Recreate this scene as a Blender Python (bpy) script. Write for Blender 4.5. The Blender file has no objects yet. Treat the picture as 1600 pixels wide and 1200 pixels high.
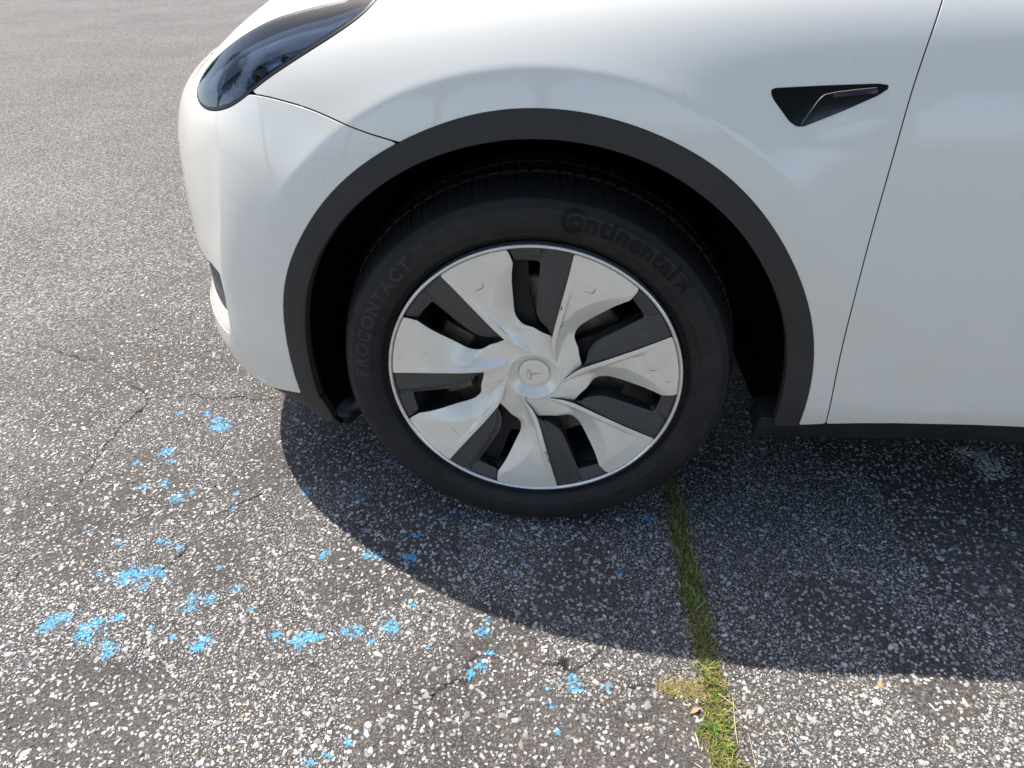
import bpy, math, random
import numpy as np
from mathutils import Vector, Matrix
R = math.radians
sc = bpy.context.scene
col = sc.collection
random.seed(7); rng = np.random.default_rng(7)

# ---------------------------------------------------------------- camera
yaw, pitch, roll = R(-6.33), R(34.77), R(1.54)
fw = np.array([math.sin(yaw)*math.cos(pitch), math.cos(yaw)*math.cos(pitch), -math.sin(pitch)])
rt = np.array([math.cos(yaw), -math.sin(yaw), 0.0]); dn = np.cross(fw, rt)
r2 = rt*math.cos(roll)+dn*math.sin(roll); d2 = -rt*math.sin(roll)+dn*math.cos(roll)
cam = bpy.data.objects.new('camera', bpy.data.cameras.new('camera')); col.objects.link(cam)
M = Matrix([list(r2), list(-d2), list(-fw)]).transposed().to_4x4(); M.translation = Vector((.069, -.957, 1.013))
cam.matrix_world = M
cam.data.sensor_width = 36; cam.data.lens = 1037.4/1600*36
cam.data.clip_start = .02; cam.data.clip_end = 600
sc.camera = cam

# ---------------------------------------------------------------- light
SUN_EL, SUN_AZ = 61.5, 143.0      # degrees; azimuth measured from +x towards +y: direction the light comes from
w = bpy.data.worlds.new('World'); sc.world = w; w.use_nodes = True
nt = w.node_tree; bg = nt.nodes['Background']
sky = nt.nodes.new('ShaderNodeTexSky'); sky.sky_type = 'NISHITA'; sky.sun_disc = False
sky.sun_elevation = R(SUN_EL); sky.sun_rotation = R(90-SUN_AZ)
sky.air_density = .72; sky.dust_density = 1.4; sky.ozone_density = .35
nt.links.new(sky.outputs[0], bg.inputs[0]); bg.inputs[1].default_value = .15
sd = bpy.data.lights.new('sun', 'SUN'); sd.energy = 3.9; sd.angle = R(.53); sd.color = (1, .94, .86)
sun = bpy.data.objects.new('sun', sd); col.objects.link(sun)
sv = Vector((math.cos(R(SUN_EL))*math.cos(R(SUN_AZ)), math.cos(R(SUN_EL))*math.sin(R(SUN_AZ)), math.sin(R(SUN_EL))))
sun.rotation_euler = sv.to_track_quat('Z', 'Y').to_euler(); sun.location = (0, 4, 9)
sc.view_settings.view_transform = 'Standard'; sc.view_settings.look = 'None'
sc.view_settings.exposure = 1.06; sc.view_settings.gamma = 1; sc.view_settings.use_curve_mapping = False
sc.cycles.max_bounces = 8

# ---------------------------------------------------------------- node helpers
class MB:
    def __init__(s, name):
        s.m = bpy.data.materials.new(name); s.m.use_nodes = True; s.nt = s.m.node_tree
        s.b = s.nt.nodes['Principled BSDF']; s.out = s.nt.nodes['Material Output']
    def n(s, t, **k):
        nd = s.nt.nodes.new(t)
        for a, v in k.items():
            if hasattr(nd, a) and a not in ('inputs',): setattr(nd, a, v)
        return nd
    def l(s, a, b): s.nt.links.new(a, b)
    def set(s, **k):
        for a, v in k.items():
            i = s.b.inputs[a.replace('_', ' ')]
            if isinstance(v, (tuple, list)) and len(v) == 3: v = (*v, 1)
            if hasattr(v, 'is_output') or hasattr(v, 'links'): s.l(v, i)
            else: i.default_value = v
        return s
    def coord(s, scale=1.0, obj=True):
        c = s.n('ShaderNodeTexCoord'); m = s.n('ShaderNodeMapping'); m.inputs['Scale'].default_value = (scale,)*3 if not isinstance(scale, tuple) else scale
        s.l(c.outputs['Object' if obj else 'Generated'], m.inputs[0]); return m.outputs[0]
    def noise(s, sc_, det=4, rough=.55, vec=None, dist=0):
        t = s.n('ShaderNodeTexNoise'); t.inputs['Scale'].default_value = sc_; t.inputs['Detail'].default_value = det
        t.inputs['Roughness'].default_value = rough; t.inputs['Distortion'].default_value = dist
        s.l(vec if vec is not None else s.coord(), t.inputs['Vector']); return t
    def voro(s, sc_, vec=None, feature='F1', rnd=1.0):
        t = s.n('ShaderNodeTexVoronoi'); t.feature = feature; t.inputs['Scale'].default_value = sc_; t.inputs['Randomness'].default_value = rnd
        s.l(vec if vec is not None else s.coord(), t.inputs['Vector']); return t
    def ramp(s, inp, stops, interp='LINEAR'):
        r = s.n('ShaderNodeValToRGB'); r.color_ramp.interpolation = interp; e = r.color_ramp.elements
        while len(e) < len(stops): e.new(.5)
        for k, (p, c) in enumerate(stops):
            e[k].position = p; e[k].color = (c, c, c, 1) if not isinstance(c, tuple) else (*c, 1)
        s.l(inp, r.inputs[0]); return r.outputs[0]
    def mix(s, fac, a, b, blend='MIX'):
        x = s.n('ShaderNodeMix'); x.data_type = 'RGBA'; x.blend_type = blend; x.clamp_factor = True
        for v, i in ((fac, 0), (a, 6), (b, 7)):
            if hasattr(v, 'links'): s.l(v, x.inputs[i])
            else: x.inputs[i].default_value = v if i == 0 else ((*v, 1) if len(v) == 3 else v)
        return x.outputs[2]
    def math(s, op, a, b=0, c=None, clamp=False):
        x = s.n('ShaderNodeMath'); x.operation = op; x.use_clamp = clamp
        for v, i in ((a, 0), (b, 1), (c, 2)):
            if v is None: continue
            if hasattr(v, 'links'): s.l(v, x.inputs[i])
            else: x.inputs[i].default_value = v
        return x.outputs[0]
    def bump(s, h, strength=.3, dist=.001, target='Normal'):
        b = s.n('ShaderNodeBump'); b.inputs['Strength'].default_value = strength; b.inputs['Distance'].default_value = dist
        s.l(h, b.inputs['Height']); s.l(b.outputs[0], s.b.inputs[target]); return b
    def attr(s, name):
        a = s.n('ShaderNodeAttribute'); a.attribute_name = name; return a

MAT = {}
def m_paint():
    p = MB('white_paint')
    # faint road dust that grows towards the sill, plus fine pearl flake
    geo = p.n('ShaderNodeNewGeometry'); sp = p.n('ShaderNodeSeparateXYZ'); p.l(geo.outputs['Position'], sp.inputs[0])
    d = p.math('MULTIPLY', p.math('SUBTRACT', .62, sp.outputs['Z']), 1.9, clamp=True)
    nz = p.noise(9, 6, .65); smear = p.noise(5, 5, .7, vec=p.coord((1.0, 1.0, 6.0)))
    nn = p.math('MULTIPLY', nz.outputs['Fac'], smear.outputs['Fac'])
    dust = p.math('MULTIPLY', d, p.ramp(nn, [(.12, 0), (.42, 1)]), clamp=True)
    base = p.mix(p.math('MULTIPLY', dust, .5), (.84, .82, .735), (.66, .61, .49))
    spk = p.voro(900, feature='F1')
    spots = p.ramp(p.noise(60, 3, .6).outputs['Fac'], [(.70, 0), (.76, 1)])
    base = p.mix(p.math('MULTIPLY', spots, .22), base, (.35, .32, .27))
    p.set(Base_Color=base, Metallic=0.0, Roughness=.38, Coat_Weight=1.0, Coat_IOR=1.5)
    cr = p.math('MULTIPLY_ADD', dust, .12, .022)
    cr2 = p.math('MULTIPLY_ADD', p.noise(14, 5, .6).outputs['Fac'], .03, cr)
    p.l(cr2, p.b.inputs['Coat Roughness'])
    cn = p.n('ShaderNodeBump'); cn.inputs['Strength'].default_value = .09; cn.inputs['Distance'].default_value = .0004
    p.l(p.noise(120, 2, .5).outputs['Fac'], cn.inputs['Height']); p.l(cn.outputs[0], p.b.inputs['Coat Normal'])
    sb = p.n('ShaderNodeBump'); sb.inputs['Strength'].default_value = .12; sb.inputs['Distance'].default_value = .0003
    p.l(spk.outputs['Color'], sb.inputs['Height']); p.l(sb.outputs[0], p.b.inputs['Normal'])
    return p.m
def m_plain(name, colr, rough, metal=0, noise=None, coat=0, bump=0, bscale=300, spec=.5):
    p = MB(name)
    if noise:
        sc_, c2, lo, hi = noise
        p.set(Base_Color=p.mix(p.ramp(p.noise(sc_, 6, .65).outputs['Fac'], [(lo, 0), (hi, 1)]), colr, c2))
    else: p.set(Base_Color=colr)
    p.set(Roughness=rough, Metallic=metal, Coat_Weight=coat)
    p.b.inputs['Specular IOR Level'].default_value = spec
    if bump: p.bump(p.noise(bscale, 3, .6).outputs['Fac'], bump, .0006)
    return p.m
MAT['paint'] = m_paint()
MAT['cladding'] = m_plain('black_grained_plastic', (.028, .026, .0245), .62, noise=(7, (.038, .034, .031), .4, .75), bump=.35, bscale=900)
MAT['trim'] = m_plain('satin_black_trim', (.012, .013, .016), .38, noise=(20, (.03, .03, .03), .5, .8))
MAT['liner'] = m_plain('felt_wheel_liner', (.006, .006, .007), .85, bump=.5, bscale=200, spec=.2)
MAT['gap'] = m_plain('seam_shade_black', (.008, .008, .008), .8)  # black colour stands in for the shade inside panel gaps
MAT['rubber'] = m_plain('seal_rubber', (.012, .012, .013), .5)
def m_tyre():
    p = MB('tyre_rubber')
    n1 = p.noise(6, 6, .7); n2 = p.noise(45, 4, .7)
    f = p.ramp(p.math('MULTIPLY', n1.outputs['Fac'], n2.outputs['Fac']), [(.18, 0), (.42, 1)])
    p.set(Base_Color=p.mix(f, (.0125, .012, .012), (.029, .026, .0235)), Roughness=.62)
    p.b.inputs['Specular IOR Level'].default_value = .35
    # fine concentric mould rings on the flank
    geo = p.n('ShaderNodeTexCoord'); sp = p.n('ShaderNodeSeparateXYZ'); p.l(geo.outputs['Object'], sp.inputs[0])
    rr = p.math('SQRT', p.math('ADD', p.math('MULTIPLY', sp.outputs['X'], sp.outputs['X']), p.math('MULTIPLY', sp.outputs['Z'], sp.outputs['Z'])))
    rings = p.math('SINE', p.math('MULTIPLY', rr, 2600))
    h = p.math('ADD', p.math('MULTIPLY', rings, .12), n2.outputs['Fac'])
    p.bump(h, .25, .0006); return p.m
MAT['tyre'] = m_tyre()
MAT['letters'] = m_plain('raised_tyre_lettering', (.0035, .0035, .004), .5, spec=.25)
MAT['letters_dull'] = m_plain('worn_tyre_lettering', (.038, .036, .034), .6, spec=.35)
def m_silver():
    p = MB('silver_wheel_lacquer')
    n = p.noise(22, 6, .7); s = p.noise(8, 5, .75, vec=p.coord((1, 1, 1)))
    f = p.ramp(p.math('MULTIPLY', n.outputs['Fac'], s.outputs['Fac']), [(.2, 0), (.44, 1)])
    spots = p.ramp(p.noise(150, 2, .5).outputs['Fac'], [(.73, 0), (.78, 1)])
    c = p.mix(f, (.94, .89, .78), (.85, .79, .66)); c = p.mix(p.math('MULTIPLY', spots, .18), c, (.35, .32, .27))
    p.set(Base_Color=c, Metallic=.30, Coat_Weight=.3)
    p.l(p.math('MULTIPLY_ADD', f, .08, .33), p.b.inputs['Roughness'])
    p.b.inputs['Coat Roughness'].default_value = .08
    p.bump(p.noise(700, 2, .5).outputs['Fac'], .06, .0003); return p.m
MAT['silver'] = m_silver()
def m_vane():
    p = MB('dark_grey_vane_plastic')
    n = p.noise(9, 7, .72); streak = p.noise(30, 6, .8, dist=1.5)
    f = p.ramp(streak.outputs['Fac'], [(.56, 0), (.72, 1)]); g = p.ramp(n.outputs['Fac'], [(.42, 0), (.62, 1)])
    sp = p.ramp(p.voro(75).outputs['Distance'], [(.05, 1), (.10, 0)])
    c = p.mix(p.math('MULTIPLY', f, g), (.068, .064, .061), (.125, .116, .105))
    c = p.mix(p.math('MULTIPLY', sp, g), c, (.22, .21, .19))
    p.set(Base_Color=c, Roughness=.42, Metallic=.1); p.bump(p.noise(400, 3, .6).outputs['Fac'], .1, .0004); return p.m
MAT['vane'] = m_vane()
MAT['wheel_dark'] = m_plain('dark_wheel_wall', (.020, .022, .028), .45, noise=(15, (.04, .04, .04), .5, .8))
MAT['alloy'] = m_plain('alloy_rim_lip', (.80, .80, .80), .22, metal=.9, noise=(30, (.72, .71, .69), .45, .7))
MAT['inner'] = m_plain('inner_rim_paint', (.03, .033, .04), .42, metal=.4, noise=(12, (.05, .045, .04), .45, .7))
MAT['disc'] = m_plain('worn_brake_disc', (.34, .29, .24), .42, metal=.7, noise=(40, (.16, .11, .08), .4, .7))
MAT['chassis'] = m_plain('black_chassis', (.008, .008, .008), .7)
MAT['gloss'] = m_plain('gloss_black_plastic', (.008, .008, .010), .12, coat=.5)
MAT['ribbed'] = m_plain('smoked_repeater_lens', (.02, .018, .018), .2, coat=.6)
MAT['meshgrey'] = m_plain('grey_intake_mesh', (.12, .115, .11), .6, noise=(160, (.04, .04, .04), .45, .6), bump=.4, bscale=350)
def m_thin_glass(name, tint, f0=1.45):
    m = bpy.data.materials.new(name); m.use_nodes = True; n = m.node_tree; n.nodes.clear()
    o = n.nodes.new('ShaderNodeOutputMaterial'); mx = n.nodes.new('ShaderNodeMixShader'); fr = n.nodes.new('ShaderNodeFresnel'); fr.inputs[0].default_value = f0
    t = n.nodes.new('ShaderNodeBsdfTransparent'); t.inputs[0].default_value = (*tint, 1); g = n.nodes.new('ShaderNodeBsdfGlossy'); g.inputs['Roughness'].default_value = .015
    g.inputs[0].default_value = (1, 1, 1, 1)
    n.links.new(fr.outputs[0], mx.inputs[0]); n.links.new(t.outputs[0], mx.inputs[1]); n.links.new(g.outputs[0], mx.inputs[2]); n.links.new(mx.outputs[0], o.inputs[0])
    return m
MAT['lens'] = m_thin_glass('headlight_cover', (.90, .94, .98), 1.6)
MAT['glass'] = m_plain('dark_window_glass', (.004, .006, .007), .02, coat=1.0)
MAT['lamp_black'] = m_plain('lamp_housing', (.42, .51, .64), .14, metal=.55, coat=.3)
MAT['chrome'] = m_plain('lamp_reflector', (.75, .78, .82), .12, metal=1)
MAT['drl'] = m_plain('white_light_guide', (.75, .78, .8), .15, coat=1)

# ---------------------------------------------------------------- object helpers
def tag(o, label=None, cat=None, group=None, kind=None):
    if label: o['label'] = label
    if cat: o['category'] = cat
    if group: o['group'] = group
    if kind: o['kind'] = kind
    return o
def empty(name, loc=(0, 0, 0), parent=None):
    o = bpy.data.objects.new(name, None); o.location = loc; o.empty_display_size = .1; col.objects.link(o)
    if parent: o.parent = parent
    return o
def mk(name, verts, faces, mats, parent=None, smooth=True, normals=None, mi=None, sharp=None):
    me = bpy.data.meshes.new(name)
    me.from_pydata([tuple(v) for v in verts] if not isinstance(verts, np.ndarray) else verts.tolist(), [], faces)
    if not isinstance(mats, (list, tuple)): mats = [mats]
    for m in mats: me.materials.append(m)
    if mi is not None: me.polygons.foreach_set('material_index', np.array(mi, dtype=np.int32))
    if smooth: me.polygons.foreach_set('use_smooth', np.ones(len(me.polygons), bool))
    me.update()
    if normals is not None: me.normals_split_custom_set_from_vertices([tuple(n) for n in normals])
    elif smooth and sharp: me.set_sharp_from_angle(angle=R(sharp))
    o = bpy.data.objects.new(name, me); col.objects.link(o)
    if parent: o.parent = parent
    return o
def lathe(prof, seg, a0=0, a1=360, cy=.35, cx=0, closed=None):
    """profile of (radius, y) about the wheel axle -> verts, faces"""
    full = abs(a1-a0) >= 360; n = seg if full else seg+1
    V, F = [], []
    for i in range(n):
        a = R(a0+(a1-a0)*i/seg)
        for r, y in prof: V.append((cx+r*math.cos(a), y, cy+r*math.sin(a)))
    m = len(prof)
    for i in range(seg):
        j = (i+1) % n
        for k in range(m-1): F.append((i*m+k, i*m+k+1, j*m+k+1, j*m+k))
    return V, F
def box(x0, x1, y0, y1, z0, z1):
    V = [(x, y, z) for x in (x0, x1) for y in (y0, y1) for z in (z0, z1)]
    return V, [(0, 1, 3, 2), (4, 6, 7, 5), (0, 4, 5, 1), (2, 3, 7, 6), (0, 2, 6, 4), (1, 5, 7, 3)]
def join(*parts):
    V, F = [], []
    for v, f in parts:
        o = len(V); V += list(v); F += [tuple(i+o for i in q) for q in f]
    return V, F
def tube(pts, r, seg=8, cap=True):
    pts = [Vector(p) for p in pts]; V, F = [], []
    rr = r if isinstance(r, (list, tuple)) else [r]*len(pts)
    up = Vector((0, 0, 1))
    for i, p in enumerate(pts):
        t = (pts[min(i+1, len(pts)-1)]-pts[max(i-1, 0)]).normalized()
        a = t.cross(up if abs(t.z) < .9 else Vector((0, 1, 0))).normalized(); b = t.cross(a)
        for k in range(seg):
            q = 2*math.pi*k/seg; V.append(tuple(p+a*math.cos(q)*rr[i]+b*math.sin(q)*rr[i]))
    for i in range(len(pts)-1):
        for k in range(seg):
            F.append((i*seg+k, i*seg+(k+1) % seg, (i+1)*seg+(k+1) % seg, (i+1)*seg+k))
    if cap: F += [tuple(range(seg))[::-1], tuple((len(pts)-1)*seg+k for k in range(seg))]
    return V, F

def sdpoly(px, py, poly):
    """signed distance to a polygon, positive inside"""
    P = np.asarray(poly, float); Q = np.roll(P, -1, axis=0)
    d = np.full(px.shape, 1e9); ins = np.zeros(px.shape, bool)
    for (ax, ay), (bx, by) in zip(P, Q):
        ex, ey = bx-ax, by-ay; wx, wy = px-ax, py-ay
        t = np.clip((wx*ex+wy*ey)/(ex*ex+ey*ey+1e-12), 0, 1)
        d = np.minimum(d, np.hypot(wx-ex*t, wy-ey*t))
        c = ((ay <= py) & (by > py)) | ((by <= py) & (ay > py))
        with np.errstate(divide='ignore', invalid='ignore'):
            xi = ax+(py-ay)/(by-ay+1e-15)*ex
        ins ^= c & (px < xi)
    return np.where(ins, d, -d)

def clip_grid(P, N, F):
    """keep the part of grid P (n,m,3) where F>0; returns verts, normals, polygons and the cut segments"""
    n, m = F.shape
    F = np.where(np.abs(F) < 2e-5, 2e-5, F)
    keep = F > 0
    idx = np.full((n, m), -1, int); idx[keep] = np.arange(keep.sum())
    V = list(map(tuple, P[keep])); NN = list(map(tuple, N[keep]))
    c = keep[:-1, :-1].astype(int)+keep[1:, :-1]+keep[1:, 1:]+keep[:-1, 1:]
    a, b = np.nonzero(c == 4)
    faces = np.c_[idx[a, b], idx[a+1, b], idx[a+1, b+1], idx[a, b+1]].tolist()
    cache = {}; segs = []
    def cut(p, q):
        k = (p, q) if p < q else (q, p)
        if k not in cache:
            f0, f1 = F[k[0]], F[k[1]]; t = f0/(f0-f1)
            v = P[k[0]]*(1-t)+P[k[1]]*t; nn = N[k[0]]*(1-t)+N[k[1]]*t
            cache[k] = len(V); V.append(tuple(v)); NN.append(tuple(nn/np.linalg.norm(nn)))
        return cache[k]
    for i, j in zip(*np.nonzero((c > 0) & (c < 4))):
        cs = [(i, j), (i+1, j), (i+1, j+1), (i, j+1)]; poly = []; cuts = []
        for k in range(4):
            p, q = cs[k], cs[(k+1) % 4]; p = tuple(map(int, p)); q = tuple(map(int, q))
            if F[p] > 0: poly.append(int(idx[p]))
            if (F[p] > 0) != (F[q] > 0):
                x = cut(p, q); poly.append(x); cuts.append((x, F[p] > 0))
        if len(poly) >= 3: faces.append(poly)
        if len(cuts) == 2:
            (x, out), (y, _) = cuts
            segs.append((x, y) if out else (y, x))   # walks the cut with the kept side behind
    return V, NN, faces, segs
def panel(name, P, N, F, mats, parent, depth=.014, rnd=.0009, flip=False, lipmat=0, mirror=False, wall=None):
    """clipped surface with a small rounded edge and a returning lip"""
    V, NN, faces, segs = clip_grid(P, N, F)
    V = np.array(V); NN = np.array(NN)
    # orient faces along normals
    f = faces[len(faces)//2]; g = np.cross(V[f[1]]-V[f[0]], V[f[2]]-V[f[0]])
    if np.dot(g, NN[f[0]]) < 0: faces = [q[::-1] for q in faces]
    mi = [0]*len(faces)
    bv = {}; acc = {}
    for x, y in segs:
        d = V[y]-V[x]; l = np.linalg.norm(d)
        if l < 1e-9: continue
        for k in (x, y): acc[k] = acc.get(k, 0)+np.cross(d, NN[k])
    # sign of outward: away from kept surface centroid of neighbouring faces
    VV = V.tolist(); nn = NN.tolist(); cen = {}
    for q in faces:
        for k in q:
            if k in acc:
                s_, c_ = cen.get(k, (0, 0)); cen[k] = (s_+V[q].mean(0), c_+1)
    for k, g in acc.items():
        l = np.linalg.norm(g)
        if l < 1e-12: g = np.array([0, 0, 1.]); l = 1
        g = g/l
        s_, c_ = cen[k]
        if np.dot(V[k]-s_/c_, g) < 0: g = -g
        n = NN[k]; o = len(VV); bv[k] = o
        VV += [list(V[k]), list(V[k]+g*rnd*.7-n*rnd*.35), list(V[k]+g*rnd-n*rnd*1.2), list(V[k]+g*rnd-n*rnd*1.2), list(V[k]+g*rnd-n*depth)]
        h = (g+n)/np.linalg.norm(g+n)
        nn += [list(n), list(h), list(g), list(g), list(g)]
    for x, y in segs:
        if x in bv and y in bv and x != y:
            a, b = bv[x], bv[y]
            for s_ in (0, 1, 3):
                q = [a+s_, b+s_, b+s_+1, a+s_+1]
                g = np.cross(np.array(VV[q[1]])-VV[q[0]], np.array(VV[q[2]])-VV[q[0]])
                if np.dot(g, nn[q[2]]) < 0: q = q[::-1]
                faces.append(q); mi.append(lipmat if s_ == 3 else 0)
    return mk(name, VV, faces, mats, parent, normals=nn, mi=mi)
# ---------------------------------------------------------------- car body surface
def nspline(xs, ys, q):
    """natural cubic spline through (xs, ys[n,k]) evaluated at q"""
    xs = np.asarray(xs, float); ys = np.asarray(ys, float)
    one = ys.ndim == 1
    if one: ys = ys[:, None]
    n = len(xs); h = np.diff(xs)
    A = np.zeros((n, n)); b = np.zeros((n, ys.shape[1]))
    A[0, 0] = A[-1, -1] = 1
    for i in range(1, n-1):
        A[i, i-1] = h[i-1]; A[i, i] = 2*(h[i-1]+h[i]); A[i, i+1] = h[i]
        b[i] = 6*((ys[i+1]-ys[i])/h[i]-(ys[i]-ys[i-1])/h[i-1])
    m = np.linalg.solve(A, b)
    q = np.asarray(q, float)
    i = np.clip(np.searchsorted(xs, q)-1, 0, n-2)
    t = q-xs[i]; hh = h[i]
    t = t[:, None]; hh = hh[:, None]
    r = m[i]*(hh-t)**3/(6*hh)+m[i+1]*t**3/(6*hh)+(ys[i]/hh-m[i]*hh/6)*(hh-t)+(ys[i+1]/hh-m[i+1]*hh/6)*t
    return r[:, 0] if one else r

YC = 0.93                       # car centre line
PLAN = np.array([(-.845,.93),(-.842,.75),(-.825,.58),(-.79,.42),(-.738,.29),(-.672,.19),(-.59,.105),(-.49,.045),(-.38,.012),
    (-.25,-.006),(-.1,-.013),(.1,-.016),(.35,-.018),(.7,-.02),(1.2,-.02),(1.9,-.018),(2.5,-.015),(2.9,-.01),(3.2,.01),
    (3.45,.06),(3.62,.15),(3.74,.3),(3.8,.5),(3.83,.7),(3.84,.93)])
_c = np.r_[0, np.cumsum(np.hypot(*np.diff(PLAN, axis=0).T))]
PROF = {   # x of plan key -> (inward distance, height) control points, same meaning in every row
 'nose': [(.16,.15),(.04,.19),(.0,.29),(-.012,.40),(.0,.52),(.018,.62),(.045,.70),(.10,.765),(.18,.81),(.30,.86),(.45,.915),(1,.985)],
 'corner': [(.145,.16),(.045,.20),(.000,.29),(.000,.40),(.006,.51),(.020,.62),(.038,.71),(.062,.772),(.112,.820),(.20,.860),(.33,.902),(1,1.0)],
 'archf': [(.03,.20),(.012,.28),(.002,.38),(-.003,.50),(-.001,.60),(.006,.70),(.019,.78),(.039,.85),(.074,.905),(.15,.948),(.30,.978),(1,1.03)],
 'arch': [(.03,.22),(.012,.29),(.002,.40),(-.003,.52),(-.002,.64),(.004,.75),(.016,.84),(.034,.90),(.070,.95),(.145,.985),(.32,1.01),(1,1.04)],
 'door': [(.03,.24),(.012,.30),(.002,.40),(-.005,.52),(-.007,.64),(-.003,.75),(.012,.84),(.034,.91),(.06,.96),(.09,1.0),(.2,1.02),(1,1.04)],
 'rear': [(.03,.24),(.012,.30),(.002,.40),(-.005,.52),(-.007,.66),(-.003,.78),(.012,.88),(.034,.96),(.06,1.02),(.10,1.06),(.2,1.09),(1,1.1)],
 'tail': [(.16,.26),(.05,.30),(.0,.40),(-.01,.52),(.0,.66),(.02,.78),(.04,.88),(.07,.96),(.12,1.03),(.2,1.08),(.35,1.11),(1,1.12)],
}
KEYS = [(0,'nose'),(2,'nose'),(5,'corner'),(8,'archf'),(10.5,'arch'),(13,'door'),(15,'door'),(18,'rear'),(21,'tail'),(24,'tail')]
DU, DV = 0.004, 0.004
VMIN, VMAX = -0.42, 1.25
def build_body():
    S = np.arange(0, _c[-1]+1e-6, DU)
    pl = nspline(_c, PLAN, S)
    ks = np.interp([k for k, _ in KEYS], np.arange(len(_c)), _c)
    arr = np.array([PROF[n] for _, n in KEYS]).reshape(len(KEYS), -1)
    # smooth (pchip-like) blend between keyed profiles
    i = np.clip(np.searchsorted(ks, S)-1, 0, len(ks)-2)
    t = np.clip((S-ks[i])/(ks[i+1]-ks[i]), 0, 1)[:, None]
    sl = np.zeros_like(arr)
    for k in range(1, len(ks)-1):
        d0 = (arr[k]-arr[k-1])/(ks[k]-ks[k-1]); d1 = (arr[k+1]-arr[k])/(ks[k+1]-ks[k])
        sl[k] = np.where(d0*d1 > 0, 2*d0*d1/np.where(np.abs(d0+d1) < 1e-9, 1, d0+d1), 0)
    hh = (ks[i+1]-ks[i])[:, None]
    pr = (2*t**3-3*t**2+1)*arr[i]+(t**3-2*t**2+t)*hh*sl[i]+(-2*t**3+3*t**2)*arr[i+1]+(t**3-t**2)*hh*sl[i+1]
    pr = pr.reshape(len(S), 12, 2)
    x = pl[:, 0]
    rx = np.where(x < 0, .25*x, np.where(x < 3, x, 3+.25*(x-3)))
    ridge = np.c_[rx, np.full_like(rx, YC)]
    dv = ridge-pl; L = np.hypot(dv[:, 0], dv[:, 1]); dv /= L[:, None]
    pr[:, 11, 0] = L
    q = np.linspace(0, 11, 700)
    V = np.arange(VMIN, VMAX, DV)
    P = np.zeros((len(S), len(V), 3))
    # spline along the profile in chord parameter shared per column
    for k in range(len(S)):
        pts = pr[k]
        c = np.r_[0, np.cumsum(np.hypot(*np.diff(pts, axis=0).T)**.7)]
        d = nspline(c, pts, np.interp(q, np.arange(12), c))
        a = np.r_[0, np.cumsum(np.hypot(*np.diff(d, axis=0).T))]
        a -= np.interp(3.25, q, a)
        w = np.interp(V, a, d[:, 0]); z = np.interp(V, a, d[:, 1])
        P[k, :, 0] = pl[k, 0]+dv[k, 0]*w; P[k, :, 1] = pl[k, 1]+dv[k, 1]*w; P[k, :, 2] = z
    # wheel arch flares: proud ring with a crease at radius .508 about the hub
    for hx, amp in ((0.0, .018), (2.89, .018)):
        X = P[:, :, 0]-hx; Z = P[:, :, 2]-.35
        r = np.hypot(X, Z); th = np.degrees(np.arctan2(Z, X))
        def ss(a, b, v):
            v = np.clip((v-a)/(b-a), 0, 1); return v*v*(3-2*v)
        A = amp*ss(8, 48, th)*(1-ss(126, 172, th))
        e = (r-.508)
        fall = np.where(e < 0, 1, np.exp(-np.clip(e, 0, 9)/.075))
        # tiny rounding of the crease
        kk = .006
        fall = np.where(np.abs(e) < kk, 1-(e+kk)**2/(4*kk)/.075, np.where(e >= kk, fall, 1))
        m = (np.abs(X) < .9) & (P[:, :, 1] < .35) & (Z > -.2)
        P[:, :, 1] -= np.where(m, A*fall, 0)
    # character edge down the bumper corner
    sc_ = np.interp(V, [-.08,-.035,.0,.04,.075,.14,.18,.2365,.3], [.886,.892,.900,.912,.9266,.9567,.968,.986,1.0])
    am = np.interp(V, [-.12,-.06,.02,.12,.20,.27], [.0,.9,1,.8,.35,0])
    d_ = np.clip(sc_[None]-S[:, None], 0, 1); d_ = np.sqrt(d_**2+.002**2)-.002
    push = am[None]*.010*(1-np.exp(-d_*.16/.010))*np.clip((S[:, None]-.3)/.3, 0, 1)
    P[:, :, 0] += push*dv[:, None, 0]; P[:, :, 1] += push*dv[:, None, 1]
    return S, V, P
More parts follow.
